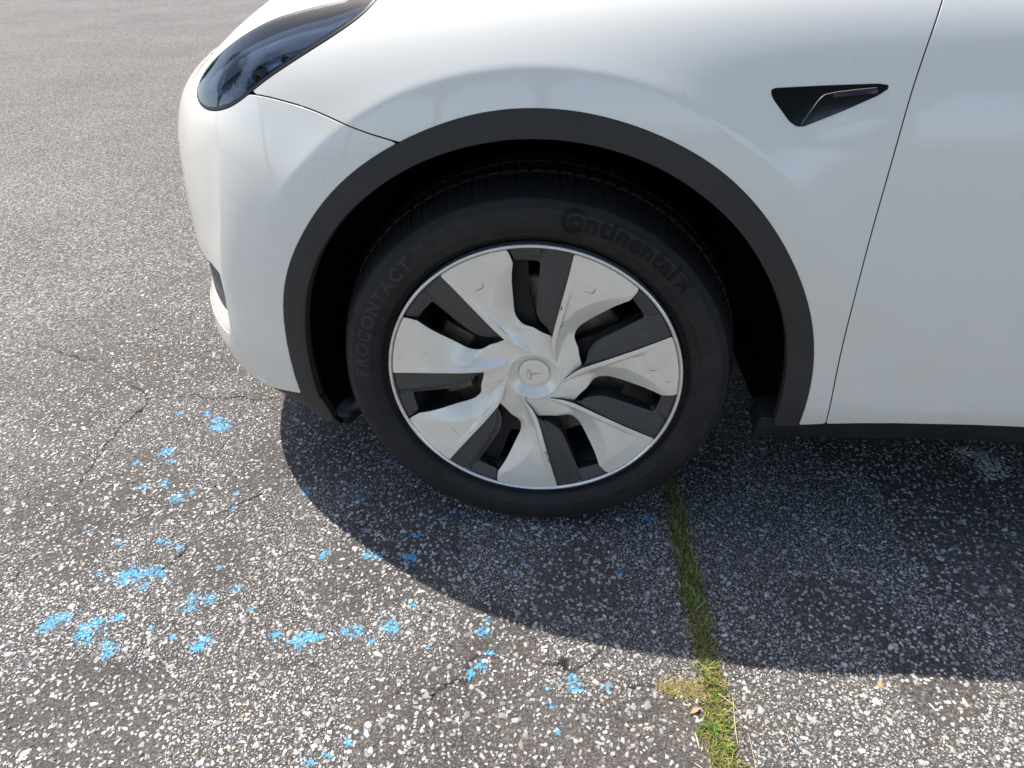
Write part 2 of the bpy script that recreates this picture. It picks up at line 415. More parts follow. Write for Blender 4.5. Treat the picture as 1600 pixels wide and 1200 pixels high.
# outlines on the body skin: (distance along the side, distance up the section)
OL = {
 'arch_out': [(1.0406,-0.2371),(1.0474,-0.1831),(1.0503,-0.1293),(1.0554,-0.084),(1.0671,-0.0376),(1.0819,0.0026),(1.103,0.0408),(1.1342,0.0822),(1.1714,0.128),(1.2116,0.1661),(1.2636,0.1991),(1.3128,0.2223),(1.3851,0.2464),(1.4276,0.2539),(1.4673,0.2587),(1.5065,0.2609),(1.5491,0.2598),(1.5916,0.2532),(1.6384,0.2424),(1.6859,0.2251),(1.7305,0.2043),(1.7673,0.1814),(1.7977,0.1566),(1.8359,0.1211),(1.8656,0.0826),(1.9043,0.0234),(1.93,-0.0241),(1.9501,-0.0837),(1.9596,-0.1212),(1.9682,-0.1731),(1.9692,-0.2149),(1.9701,-0.2699)],
 'arch_in': [(1.0857,-0.2473),(1.0863,-0.1937),(1.089,-0.1446),(1.1001,-0.0867),(1.1136,-0.0393),(1.1329,0.0096),(1.1568,0.0485),(1.186,0.0879),(1.2195,0.1182),(1.24,0.1353),(1.2749,0.1606),(1.3232,0.1866),(1.3687,0.2038),(1.4264,0.2153),(1.4668,0.2209),(1.5066,0.223),(1.5501,0.222),(1.5934,0.2154),(1.6404,0.2034),(1.6782,0.1881),(1.7142,0.1705),(1.7457,0.1474),(1.7756,0.1255),(1.8049,0.1001),(1.8326,0.0654),(1.858,0.0252),(1.8829,-0.0157),(1.8992,-0.0532),(1.9113,-0.0926),(1.9206,-0.1332),(1.9268,-0.1751),(1.9278,-0.2172),(1.928,-0.2728)],
 'head': [(1.2762,0.4078),(1.2664,0.3912),(1.2453,0.3755),(1.1968,0.353),(1.1547,0.3366),(1.1093,0.3167),(1.0652,0.2991),(1.0354,0.2945),(1.0051,0.2935),(0.9615,0.306),(0.9258,0.3227),(0.9038,0.3439),(0.8993,0.3593),(0.9097,0.3777),(0.9333,0.3897),(0.9923,0.3906),(1.028,0.3958),(1.0691,0.3982),(1.1136,0.4039),(1.1581,0.4115),(1.2025,0.4135),(1.2233,0.4159)],
 'seam': [(1.0665,0.2979),(1.1181,0.2882),(1.1543,0.2809),(1.1882,0.2701),(1.2209,0.2567),(1.2482,0.2461),(1.2823,0.2319),(1.3128,0.2222)],
 'hoodline': [(0.928,0.444),(0.936,0.448),(0.956,0.456),(0.984,0.472),(1.0606,0.4433),(1.1022,0.4404)],
 'door': [(2.0073,0.3803),(1.9975,0.3374),(1.9907,0.2924),(1.9883,0.2766),(1.9866,0.2458),(1.9823,0.1607),(1.9822,0.0909),(1.985,0.0257),(1.9916,-0.0699),(2.0023,-0.1713),(2.0144,-0.2649)],
 'bottom': [(1.9165,-0.2746),(1.9709,-0.2707),(2.0128,-0.2668),(2.0659,-0.2595),(2.1274,-0.2553),(2.2495,-0.2512),(2.3307,-0.2516)],
 'sillbot': [(1.9271,-0.3207),(2.019,-0.3152),(2.1471,-0.3068),(2.274,-0.3043),(2.3575,-0.3034)],
 'repeater': [(1.8149,0.2787),(1.8179,0.2822),(1.8802,0.2846),(1.9486,0.2864),(1.9587,0.2845),(1.9584,0.2799),(1.9489,0.273),(1.9103,0.2556),(1.8627,0.237),(1.8537,0.2371),(1.8437,0.2432),(1.8187,0.2705)],
 'lowblack_top': [(0.8,-0.168),(0.868,-0.22),(0.9575,-0.2287),(1.0401,-0.238),(1.0857,-0.2473)],
 'lowblack_bot': [(0.864,-0.212),(0.916,-0.244),(0.964,-0.272),(1.004,-0.312),(1.0745,-0.3096)],
 'intake': [(0.688,0.048),(0.7379,0.0349),(0.832,0.0498),(0.9036,0.0395),(0.9004,0.0013),(0.8921,-0.0348),(0.8848,-0.0642),(0.8518,-0.0882),(0.7932,-0.0894),(0.684,-0.112),(0.668,-0.088),(0.7,-0.0408)],
 'crease': [(0.9854,0.2366),(0.9682,0.1802),(0.9574,0.1397),(0.9268,0.0752),(0.912,0.0395)],
}
BS, BV, BP = build_body()
BN = np.cross(np.gradient(BP, axis=0), np.gradient(BP, axis=1))
if BN[300, 80, 1] > 0: BN = -BN
BN /= np.linalg.norm(BN, axis=2, keepdims=True)+1e-12
SG, VG = np.meshgrid(BS, BV, indexing='ij')
def sub(s0, s1, v0, v1, st=1):
    i0 = max(int((s0-BS[0])/DU), 0); i1 = min(int((s1-BS[0])/DU)+2, len(BS)); j0 = max(int((v0-VMIN)/DV), 0); j1 = min(int((v1-VMIN)/DV)+2, len(BV))
    sl = (slice(i0, i1, st), slice(j0, j1, st))
    return SG[sl], VG[sl], BP[sl].copy(), BN[sl].copy()
def at(s, v, off=0.0):
    """point and normal of the body skin"""
    i = int(round((s-BS[0])/DU)); j = int(round((v-VMIN)/DV))
    i = min(max(i, 1), len(BS)-2); j = min(max(j, 1), len(BV)-2)
    fs, fv = (s-BS[i])/DU, (v-BV[j])/DV
    p = BP[i, j]+(BP[i+1, j]-BP[i-1, j])/2*fs+(BP[i, j+1]-BP[i, j-1])/2*fv
    n = BN[i, j]; return p+n*off, n

car = empty('parked_car', (0, 0, 0))
tag(car, 'white electric car parked on worn asphalt, front wheel and wing in view', 'car')
def smooth(L, k=5, f=1):
    A = np.array(L, float)
    for _ in range(f): A[1:-1] = .25*A[:-2]+.5*A[1:-1]+.25*A[2:]
    c = np.r_[0, np.cumsum(np.hypot(*np.diff(A, axis=0).T)**.5)]
    return [tuple(x) for x in nspline(c, A, np.interp(np.arange((len(L)-1)*k+1)/k, np.arange(len(L)), c))]
AO, AI = smooth(OL['arch_out'], 5, 2), smooth(OL['arch_in'], 5, 2)
OL['head'] = smooth(OL['head'], 5, 1); OL['door'] = smooth(OL['door'], 5, 2)
K_ = 5
OL['seam'] = smooth([OL['head'][6*K_]]+OL['seam'][1:-1]+[AO[11*K_]], 5, 1)
HEAD = OL['head'] + [(1.2146,.4215),(1.27,.4375),(1.33,.457),(1.352,.462),(1.345,.452),(1.31,.434)]
HL_ = [(.885,.432),(.900,.441),(.932,.446),(.983,.447)]
HOODL = HL_ + [(1.04,.447),(1.093,.447),(1.16,.449),(1.25,.456),(1.36,.468),(1.5,.478),(1.8,.482),(2.03,.47)]
seam = OL['seam']; door = OL['door']
k6 = 6
BUMPER = [(-.2,-.168),(.5,-.165),(.8,-.172)] + OL['lowblack_top'][1:4] + AO[:11*K_+1] + seam[::-1] + OL['head'][6*K_+1:] + [(1.27,.4375),(1.33,.457),(1.36,.468),(1.25,.456),(1.16,.449),(1.093,.447),(1.04,.447)] + HL_[::-1] + [(.80,.44),(.6,.475),(.3,.49),(-.2,.49)]
FENDER = seam + OL['head'][:6*K_+1][::-1] + [(1.31,.434),(1.345,.452),(1.36,.468),(1.5,.478),(1.8,.482),(2.015,.472)] + door + [(1.9709,-.2707)] + AO[11*K_:][::-1]
FENDER = [q for k, q in enumerate(FENDER) if k == 0 or q != FENDER[k-1]]
DOORB = [(2.0144,-.2649),(2.0659,-.2595),(2.1274,-.2553),(2.2495,-.2512),(2.3307,-.2516),(3.1,-.25)]
DOOR = door[:-1] + DOORB + [(3.12,.0),(3.14,.3),(3.13,.50),(2.3,.50),(2.02,.455)]
OFF = 2.89
AO2 = [(s+OFF, v) for s, v in AO]; AI2 = [(s+OFF, v) for s, v in AI]
RDOOR = [(3.1,-.25),(3.12,.0),(3.14,.3),(3.13,.50),(4.1,.50),(4.3,.40),(4.2,.24),(4.05,.10),(3.92,-.06),(3.90,-.25)]
SE = BS[-1]+.1
RQ = [(3.90,-.25),(3.92,-.06),(4.05,.10),(4.2,.24),(4.3,.40),(4.1,.50),(SE,.52),(SE,-.1),(5.4,-.2)] + AO2[::-1]
def pan(name, poly, box_, st=1, off=0.0, mat='paint', extra=None, gap=.0017, parent=None, depth=.014, **k):
    S, V, P, N = sub(*box_, st=st)
    F = sdpoly(S, V, poly)-gap
    if extra is not None: F = np.minimum(F, extra(S, V, P))
    return panel(name, P+N*off, N, F, [MAT[mat], MAT['gap']], parent or car, lipmat=1, depth=depth, **k)

# repeater opening and lower intake are cut out of their panels
REP = OL['repeater']; INT = OL['intake']
INTFULL = [(.676,.044),(.72,.0615),(.79,.066),(.8519,.0599),(.898,.0425),(.9004,.0013),(.8921,-.0348),(.8855,-.064),(.872,-.084),(.8588,-.0861),(.8147,-.0830),(.7478,-.083),(.68,-.085),(.30,-.086),(-.2,-.086),(-.2,.044)]
p_bumper = pan('front_bumper', BUMPER, (0, 1.4, -.26, .51), extra=lambda S, V, P: -sdpoly(S, V, INTFULL)-.0003)
p_fender = pan('front_fender', FENDER, (1.02, 2.06, -.30, .50), extra=lambda S, V, P: -sdpoly(S, V, REP)-.0012)
p_door = pan('front_door', DOOR, (1.97, 3.16, -.28, .51))
p_rdoor = pan('rear_door', RDOOR, (3.08, 4.32, -.28, .51), st=2)
p_rq = pan('rear_quarter_panel', RQ, (3.88, 7.2, -.30, .53), st=2)
HOOD = HOODL + [(2.10,.62),(2.02,.80),(1.96,1.0),(1.93,1.3),(-.2,1.3),(-.2,.494),(.3,.494),(.6,.479),(.80,.444)]
p_hood = pan('bonnet', HOOD, (0, 2.12, .44, 1.25), extra=lambda S, V, P: np.minimum(YC+.004-P[:, :, 1], .80-P[:, :, 0]+.25*(P[:, :, 1]-.93)))
# rear deck / tailgate area above the quarters
TG = [(3.9,.51),(SE,.53),(SE,1.3),(3.9,1.3)]
pan('tailgate', TG, (5.2, 7.2, .50, 1.25), st=3, extra=lambda S, V, P: YC+.004-P[:, :, 1])

# black backing sheet added under the skin so the seams look dark
S, V, P, N = sub(0, SE, -.33, .60, 3)
F = np.minimum(np.minimum(.02+P[:, :, 2]*0, sdpoly(S, V, [(-.2,-.17),(.8,-.172),(.96,-.225),(1.04,-.235)]+AO[:]+[(2.0,-.262),(3.9,-.245)]+AO2+[(5.4,-.2),(SE,-.1),(SE,.58),(-.2,.58)])-.004), -sdpoly(S, V, HEAD)-.002)
F = np.minimum(F, -sdpoly(S, V, INTFULL)-.002); F = np.minimum(F, -sdpoly(S, V, REP)+.006)
panel('seam_backing', P-N*.013, N, F, [MAT['gap']], car, depth=.002)

# ---- wheel-arch cladding
CLAD = [(1.0401,-.238)] + AO + [(1.9701,-.2725),(1.928,-.2745)] + AI[::-1] + [(1.0857,-.2473)]
def clad(name, poly, box_, st=1):
    S, V, P, N = sub(*box_, st=st); F = sdpoly(S, V, poly)-.0008
    P = P+N*(.0035*np.clip(F/.004, 0, 1)**.5)[:, :, None]-N*.0005
    return panel(name, P, N, F, [MAT['cladding'], MAT['cladding']], car, depth=.016, rnd=.0012)
clad('wheel_arch_cladding', CLAD, (1.02, 2.0, -.30, .28))
clad('wheel_arch_cladding', [(s+OFF, v) for s, v in CLAD], (1.02+OFF, 2.0+OFF, -.30, .28), 2)
# ---- lower front valance, black
LB = [(-.2,-.20),(-.2,-.30),(.5,-.30),(.80,-.285),(.9,-.292),(.98,-.318),(1.05,-.328),(1.092,-.320),(1.092,-.285),(1.0857,-.2493),(1.0401,-.24),(.9575,-.2307),(.868,-.222),(.8,-.172),(.5,-.167),(-.2,-.17)]
pan('lower_front_valance', LB, (0, 1.2, -.37, -.15), mat='cladding', off=-.002, gap=.0012)
# ---- sill
SILL = [(1.905,-.262),(1.905,-.318),(1.9271,-.3207),(2.019,-.3152),(2.1471,-.3068),(2.274,-.3043),(2.3575,-.3034),(3.9,-.30),(3.93,-.26),(3.9,-.235),(2.3,-.236),(2.0,-.249),(1.968,-.262)]
pan('sill_trim', SILL, (1.88, 3.98, -.36, -.22), mat='trim', off=-.006, gap=0, depth=.05)

# ---- headlight: clear cover, rubber seal, housing, reflection ledge, light guide
hl = empty('headlight', (0, 0, 0), car)
tag(hl, 'swept headlight behind clear cover')
HBOX = (.86, 1.38, .28, .50)
S, V, P, N = sub(*HBOX); F = sdpoly(S, V, HEAD)-.0045
dome = (.004*np.clip(F/.02, 0, 1)**.6)[:, :, None]
panel('lamp_cover', P+N*dome, N, F, [MAT['lens']], hl, depth=.001, rnd=.0004)
S, V, P, N = sub(*HBOX); F0 = sdpoly(S, V, HEAD); F = np.minimum(F0-.0007, .0062-F0)
panel('seal', P+N*.0004, N, F, [MAT['rubber'], MAT['rubber']], hl, depth=.01, rnd=.0012, lipmat=1)
S, V, P, N = sub(*HBOX); F0 = sdpoly(S, V, HEAD); F = F0-.003
u = np.clip(F0/.03, 0, 1)
P2 = P-N*(.005+.050*u**.8)[:, :, None]
panel('lamp_housing', P2, N, F, [MAT['lamp_black']], hl, depth=.001)
# light guide bar at the upper edge; white ledge stands in for a reflection
up = [(.905,.372),(.925,.386),(.98,.389),(1.016,.394),(1.058,.396),(1.104,.400),(1.15,.408),(1.195,.412),(1.24,.424),(1.29,.438)]
def strip(name, pts, off, w_, mat, nrm_off=.0, parent=hl):
    Vs, Fs = [], []
    for k, (s, v) in enumerate(pts):
        a, n = at(s, v-off, nrm_off); b, n2 = at(s, v-off-w_, nrm_off-.004); c, _ = at(s, v-off-w_, nrm_off-.018)
        Vs += [a, b, c]
    for k in range(len(pts)-1):
        o = 3*k; Fs += [(o, o+1, o+4, o+3), (o+1, o+2, o+5, o+4)]
    return mk(name, Vs, Fs, mat, parent)
strip('light_guide', up, .012, .005, MAT['drl'], -.012)
strip('reflection_streak', up[3:], .024, .012, MAT['drl'], -.013)  # white strip paints the bright streak mirrored in the cover

for (s, v, r_) in ((.975, .340, .014), (1.04, .352, .013), (1.105, .366, .012)):
    c, n = at(s, v, -.044); n = Vector(n); a = n.orthogonal().normalized(); b = n.cross(a); Vs = []; Fs = []
    prof = [(r_*1.25, .006), (r_*1.1, .010), (r_, .004), (r_*.9, .002), (r_*.6, .009), (r_*.3, .012), (.0005, .013)]
    for k in range(24):
        q = 2*math.pi*k/24
        for rr, h in prof: Vs.append(tuple(Vector(c)+(a*math.cos(q)+b*math.sin(q))*rr+n*h))
    m = len(prof)
    for k in range(24):
        j = (k+1) % 24
        for t in range(m-1): Fs.append((k*m+t, j*m+t, j*m+t+1, k*m+t+1))
    mk('projector', Vs, Fs, MAT['gloss'], hl)

# ---- front intake: recessed grey mesh and a painted lip below it
S, V, P, N = sub(0, .93, -.13, .08)
e = sdpoly(S, V, INTFULL)
lipmask = np.clip((-.0+.012-(V+.0)-.30*(S-.70)-.0)/.03, 0, 1)
F = e+.002
depth = .004+.008*np.clip(e/.012, 0, 1)
panel('intake_mesh', P-N*depth[:, :, None], N, F, [MAT['meshgrey']], car, depth=.002)
LIP = [(.66,-.03),(.72,-.032),(.7919,-.018),(.845,-.036),(.878,-.058),(.8855,-.066),(.872,-.084),(.8588,-.0861),(.8147,-.0830),(.7478,-.083),(.66,-.085),(-.2,-.086),(-.2,-.03)]
S, V, P, N = sub(0, .92, -.10, .02); e = sdpoly(S, V, LIP)
prof = np.clip((V+.086)/.06, 0, 1)                       # ledge that sinks towards its top edge
P2 = P-N*(.001+.020*prof**1.6)[:, :, None]
N2 = np.cross(np.gradient(P2, axis=0), np.gradient(P2, axis=1)); N2 /= np.linalg.norm(N2, axis=2, keepdims=True)
N2 *= np.sign((N2*N).sum(2, keepdims=True))
panel('lower_lip', P2, N2, e-.001, [MAT['paint'], MAT['paint']], car, depth=.012)

# ---- side repeater with camera
rp = empty('side_repeater', (0, 0, 0), car); tag(rp, 'triangular black side repeater')
S, V, P, N = sub(1.80, 1.97, .225, .30)
e = sdpoly(S, V, REP)-.0002
rise = .0065*np.clip(e/.010, 0, 1)**.55
panel('repeater_housing', P+N*(rise-.002)[:, :, None], N, e, [MAT['gloss'], MAT['gloss']], rp, depth=.02, rnd=.0015)
def ribbon(name, pts, w_, h, mat, parent, base=0.0):
    """thin raised bead laid along (s, v, height) points on the skin"""
    Vs, Fs = [], []
    P3 = [at(s, v, base+o) for s, v, o in pts]
    for k, (p, n) in enumerate(P3):
        t = P3[min(k+1, len(P3)-1)][0]-P3[max(k-1, 0)][0]; t /= np.linalg.norm(t); g = np.cross(n, t)
        for a, b in ((-1, -.6), (-.6, .6), (0, 1), (.6, .6), (1, -.6)): Vs.append(p+g*w_*a+n*h*b)
    for k in range(len(pts)-1):
        for j in range(4): o = 5*k+j; Fs.append((o, o+1, o+6, o+5))
    return mk(name, Vs, Fs, mat, parent)
ribbon('lens_edge', [(1.8579,.2395,.0035),(1.8656,.2535,.0050),(1.8734,.2662,.0052),(1.8775,.2712,.0050),(1.8821,.2742,.0046),(1.8965,.2770,.0040),(1.9207,.2796,.0034),(1.9447,.2818,.0020)], .0007, .0012, m_plain('dark_lens_edge', (.16, .155, .15), .3), rp)
Vs, Fs = [], []
for k in range(30):
    s = 1.8925+.0018*k; top = .2757+(s-1.8925)*.085; bot = .2717+(s-1.8925)*.082-.0006
    o = len(Vs)
    for ss_, vv, hh in ((s, top, .0040), (s+.0009, top, .0052), (s+.0009, bot, .0058), (s, bot, .0046)):
        Vs.append(at(ss_, vv, hh-(s-1.8925)*.03)[0])
    Fs.append((o, o+1, o+2, o+3))
rb = mk('ribbed_lens', Vs, Fs, m_plain('smoked_rib', (.11, .10, .10), .25, coat=.4), rp, smooth=False)
ribbon('camera_window', [(1.8892,.2628,.0052),(1.8912,.2575,.0054),(1.8933,.2535,.0050),(1.8900,.2505,.0046),(1.8864,.2498,.0044)], .0005, .0007, MAT['gloss'], rp)

# ---------------------------------------------------------------- wheel arch liners
def liner(hx):
    pts = [at(s, v, -.006)[0] for s, v in AI[::1]]
    Vs, Fs = [], []
    ext0 = [(-.414, .050, .245), (-.404, .055, .21), (-.392, .060, .188)]
    ext1 = [(.424, .010, .262), (.423, .02, .255), (.422, .03, .25)]
    loop = [np.array(e) for e in ext0[::-1]]+[np.array(p) for p in pts]+[np.array(e) for e in ext1]
    n = len(loop)
    for k, p in enumerate(loop):
        a = math.atan2(p[2]-.36, p[0]-.005); r0 = math.hypot(p[2]-.36, p[0]-.005)
        rings = [(r0, p[1]), (r0+.002, p[1]+.02), (max(r0+.012, .425), p[1]+.045), (max(r0+.015, .45), .14), (.45, .36)]
        if k < 3 or k >= n-3: rings = [(r0, p[1]), (r0-.001, p[1]+.02), (r0-.004, p[1]+.045), (r0-.01, .14), (r0-.02, .36)]
        for r, y in rings: Vs.append((hx+.005+r*math.cos(a), y, .36+r*math.sin(a)))
    for k in range(n-1):
        for j in range(4): o = 5*k+j; Fs.append((o, o+1, o+6, o+5))
    c = len(Vs); Vs.append((hx, .36, .3))
    for k in range(n-1): Fs.append((5*k+4, c, 5*k+9))
    o = mk('arch_liner', Vs, Fs, MAT['liner'], car); return o
liner(0); liner(OFF)
# small deflector lip hanging ahead of the tyre
V_, F_ = [], []
for k, (x, y0, y1, z) in enumerate([(-.452, .080, .10, .225), (-.425, .070, .16, .205), (-.398, .066, .24, .186), (-.378, .074, .26, .180), (-.358, .090, .28, .196), (-.350, .10, .30, .26), (-.36, .12, .30, .35)]):
    V_ += [(x, y0, z), (x, y1, z), (x-.012, y1, z+.03), (x-.012, y0, z+.03)]
for k in range(6):
    for j in range(4): F_.append((4*k+j, 4*k+(j+1) % 4, 4*k+4+(j+1) % 4, 4*k+4+j))
F_ += [(3, 2, 1, 0), (24, 25, 26, 27)]
mk('air_deflector', V_, F_, MAT['trim'], car)

# ---------------------------------------------------------------- wheel
def build_wheel(detail=True):
    root = empty('wheel', (0, 0, .35), car)
    tag(root, 'front wheel with seven-blade silver cover')
    HZ = .35
    def W(name, verts, faces, mats, **k):
        v = np.array(verts, float); v[:, 2] -= HZ
        return mk(name, v, faces, mats, root, **k)
    # tyre
    NB = 96; SEG = NB*6
    base = [(.262, .040), (.259, .018), (.2605, .012), (.2655, .010), (.2685, .0055), (.2700, -.0010), (.2735, -.0060), (.2800, -.0095), (.2860, -.0118), (.2868, -.0128),
            (.2990, -.0140), (.3100, -.0135), (.3190, -.0112), (.3198, -.0100), (.3255, -.0068), (.3285, -.0040), (.3298, -.0044), (.3312, -.0028)]
    sh = [(.3324, .0005), (.3345, .0065), (.3368, .0130), (.3392, .0200), (.3420, .0290), (.3448, .0390), (.3475, .0500), (.3492, .0590)]
    groove = [(.3405, .0595), (.3405, .0670)]
    trd = [(.3510, .0675), (.3530, .0820), (.3545, .0940)]
    half = base+sh+groove+trd+[(.3435, .0945), (.3435, .1030), (.3550, .1035), (.3555, .1140)]
    prof = half+[(r, .228-y) for r, y in half[::-1][1:]]
    m = len(prof); Vv = []; nsh0 = len(base); nsh1 = nsh0+len(sh)
    for i in range(SEG):
        ph = i % 6; ang = 2*math.pi*(i+(.0))/SEG
        for k, (r, y) in enumerate(prof):
            rr = r; a = ang
            side = k if k < len(half) else len(prof)-1-k
            if nsh0+1 <= side < nsh1:
                g = (side-nsh0)/len(sh)
                if ph == 0: rr = r-.0034*g**.5
                elif ph == 3 and side > nsh0+3: rr = r-.0016
                a = ang+.018*g*(1 if k < len(half) else -1)
            elif nsh1 <= side and r > .35:
                if ph == 0: rr = r-.004
                a = ang+.018+.25*(y-.05 if k < len(half) else .178-y)
            x, z = rr*math.cos(a), rr*math.sin(a)
            yy = y
            if z < -.330:       # contact patch, sidewall bulges a little
                pass
            zz = max(z, -.3492)
            if z < -.25: yy -= .003*max(0, (-z-.25)/.1)*(1 if y < .114 else -1)*(1 if .28 < r < .335 else .4)
            Vv.append((x, yy, zz+HZ))
    Ff = []
    for i in range(SEG):
        j = (i+1) % SEG
        for k in range(m-1): Ff.append((i*m+k, i*m+k+1, j*m+k+1, j*m+k))
    W('tyre', Vv, Ff, MAT['tyre'], sharp=38)
    # alloy lip
    v, f = lathe([(.2500, .010), (.2503, .0015), (.2512, -.0010), (.2530, -.0022), (.2555, -.0024), (.2572, -.0012), (.2580, .0010), (.2582, .014)], 240)
    W('rim_lip', v, f, MAT['alloy'])
    v, f = lathe([(.2500, .008), (.2478, .016), (.240, .030), (.228, .045), (.222, .075), (.214, .10), (.214, .20), (.235, .225)], 160)
    W('rim_barrel', v, f, MAT['inner'], sharp=35)
    # ---- cover sectors
    def rphi(r): return np.interp(r, [.045,.050,.056,.062,.070,.078,.0895,.105,.12,.15,.186,.2495], [43,33,25,18.5,12.5,9,5.8,4.2,3.2,2.0,1.2,0])
    slot0 = [(.2495,27.2),(.240,27.9),(.226,28.5),(.2,26.6),(.17,24.9),(.145,23.2),(.128,22.2),(.115,23.2),(.105,26.8),(.098,36),(.093,42),(.0895,49),(.0885,56.5)]
    STEP = 360/7
    _s = np.array([(r*math.cos(R(a)), r*math.sin(R(a))) for r, a in slot0[2:]]); _c2 = np.r_[0, np.cumsum(np.hypot(*np.diff(_s, axis=0).T)**.5)]
    _q = nspline(_c2, _s, np.linspace(0, _c2[-1], 60)); slot = slot0[:2]+[(math.hypot(*q), math.degrees(math.atan2(q[1], q[0]))) for q in _q]
    def c2(r, ph): return (r*math.cos(R(ph)), r*math.sin(R(ph)))
    rr_ = [.0495,.053,.056,.060,.065,.070,.075,.082,.0895,.10,.11,.12,.14,.16,.186,.22,.2495]
    silver_poly = [c2(r, float(rphi(r))) for r in rr_]+[c2(.2495, a) for a in np.linspace(1.5, 25.5, 14)]+[c2(r, a) for r, a in slot]+[c2(r, float(rphi(r))+STEP) for r in rr_[::-1] if r < .0888]+[c2(.0495, a) for a in np.linspace(STEP+32, 36, 14)]
    I = np.interp
    def depth(r, ph):
        pr = rphi(r); e = r*np.sin(R(1)*(ph-pr)); ps = np.where(r < .092, pr+STEP, I(r, [.0885,.093,.098,.105,.115,.128,.145,.17,.2,.226,.24,.2495], [52,42,36,26.8,23.2,22.2,23.2,24.9,26.6,28.5,27.9,27.2]))
        w_ = np.maximum(r*np.radians(ps-pr), .004); q = np.clip(e/w_, -.2, 1.2)
        R0 = I(r, [.045,.050,.056,.07,.09,.13,.19,.2495], [.0172,.0156,.0138,.0108,.0070,.0030,.0005,.0])
        rw = I(r, [.045,.056,.07,.09,.13,.19,.2495], [.001,.004,.0065,.0080,.0088,.0085,.0075])
        drop = I(r, [.045,.05,.056,.065,.075,.09,.11,.135,.16,.19,.22,.2495], [.0,.0015,.0035,.0065,.0095,.0130,.0165,.0170,.0140,.0095,.0040,.0005])
        qc = I(r, [.09,.115,.14,.17,.20,.235,.2495], [.12,.16,.30,.52,.72,.93,.99])
        t = np.clip((q-qc)/(1-qc+.02), 0, 1)
        Wb = I(r, [.045,.06,.08,.10,.12], [.0172,.0176,.0188,.0205,.0215]); phc = I(r, [.045,.095,.12], [43.5,34.5,29])
        phb = pr+np.degrees(rw/np.maximum(r, .01)); tt = np.clip((ph-phb)/np.maximum(phc-phb, 1), 0, 1)
        vall = np.where(tt < .38, (R0+.001)+(Wb+.0022*np.clip((r-.046)/.02, 0, 1)-R0-.001)*np.clip(tt/.38, 0, 1), Wb+.0022*np.clip((r-.046)/.02, 0, 1)*(1-np.clip((tt-.38)/.62, 0, 1)))
        inner = np.where(ph < phb, R0, np.where(ph < phc, vall, Wb+.0012*np.clip((ph-phc)/18, 0, 1)*0))
        near = np.clip((e-rw)/.013, 0, 1); near = near*near*(3-2*near)
        bl = np.clip((r-.088)/.03, 0, 1); bl = bl*bl*(3-2*bl)
        shape = (1-bl)*near+bl*np.maximum(t**1.15, .30*near*np.clip(1-(r-.10)/.06, 0, 1))
        step = .0042*np.clip((e-rw)/.0025, 0, 1)*np.clip((.222-r)/.07, 0, 1)
        y = (1-bl)*inner+bl*(R0+drop*np.maximum(t**1.15, .30*near*np.clip(1-(r-.10)/.06, 0, 1))+step)
        hubb = np.clip((r-.0495)/.006, 0, 1)
        return .0170*(1-hubb)+y*hubb
    def sector(kind, i):
        a0 = 126.4-i*STEP
        if kind == 'blade':
            rs = np.r_[np.linspace(.0485, .2505, 96)]; ps = np.linspace(-1.5, STEP+45, 150); poly = silver_poly
        else:
            rs = np.linspace(.088, .2505, 78); ps = np.linspace(24, STEP+9, 84)
            poly = [c2(r, float(rphi(r))+STEP) for r in (.0905,.0935,.10,.11,.12,.14,.16,.186,.22,.2490)]+[c2(.2490, a) for a in np.linspace(STEP-1.5, 29, 12)]+[c2(.2490,27.6),(c2(.240,28.3)),(c2(.229,28.9)),(c2(.2275,29.6)),c2(.2262,33.5),c2(.2248,38.2),(c2(.2225,39.3)),c2(.20,39.2),c2(.17,38.7),c2(.145,38.3),c2(.13,38.8),c2(.12,40.5),c2(.11,44),c2(.102,49),c2(.096,53.5),c2(.092,56)]
        Rg, Pg = np.meshgrid(rs, ps, indexing='ij')
        lx, ly = Rg*np.cos(np.radians(Pg)), Rg*np.sin(np.radians(Pg))
        F = sdpoly(lx, ly, poly)
        if kind == 'blade':
            F = F-.0004; Y = depth(Rg, Pg)
        else:
            F = F-.0010
            e2 = Rg*np.radians(STEP+rphi(Rg)-Pg)
            base_ = I(Rg, [.09,.11,.14,.18,.2495], [.0165,.0105,.0070,.0050,.0030])
            wv = I(Rg, [.09,.11,.13,.17,.2225], [.004,.014,.028,.038,.047])
            q = np.clip(e2/wv, 0, 1.6)
            Y = base_+.0012*np.clip(q, 0, 1)+.0050*np.clip((q-.80)/.2, 0, 1)
            # rim strip steps back past the vane body
            st_ = np.clip((q-1.02)/.05, 0, 1)*np.clip((Rg-.2)/.02, 0, 1)
            strip_ = .0035+.0075*np.clip((.2490-Rg)/.022, 0, 1)**1.3
            Y = Y*(1-st_)+strip_*st_
            groove_ = np.exp(-((e2-.0045-.02*np.clip(.2-Rg, 0, 1))/.0012)**2)*.0006*(Rg > .14)
            Y = Y+groove_
        ang = np.radians(a0-Pg)
        P = np.stack([Rg*np.cos(ang), Y, Rg*np.sin(ang)+HZ], axis=2)
        N = np.cross(np.gradient(P, axis=0), np.gradient(P, axis=1)); N /= np.linalg.norm(N, axis=2, keepdims=True)+1e-12
        N *= np.where(N[:, :, 1:2] > 0, -1, 1)
        P[:, :, 2] -= HZ
        mats = [MAT['silver'], MAT['wheel_dark']] if kind == 'blade' else [MAT['vane'], MAT['wheel_dark']]
        o = panel(kind, P, N, F, mats, root, depth=.024, rnd=.0008, lipmat=1)
        return o
    for i in range(7): sector('blade', i)
    for i in range(7): sector('vane', i)
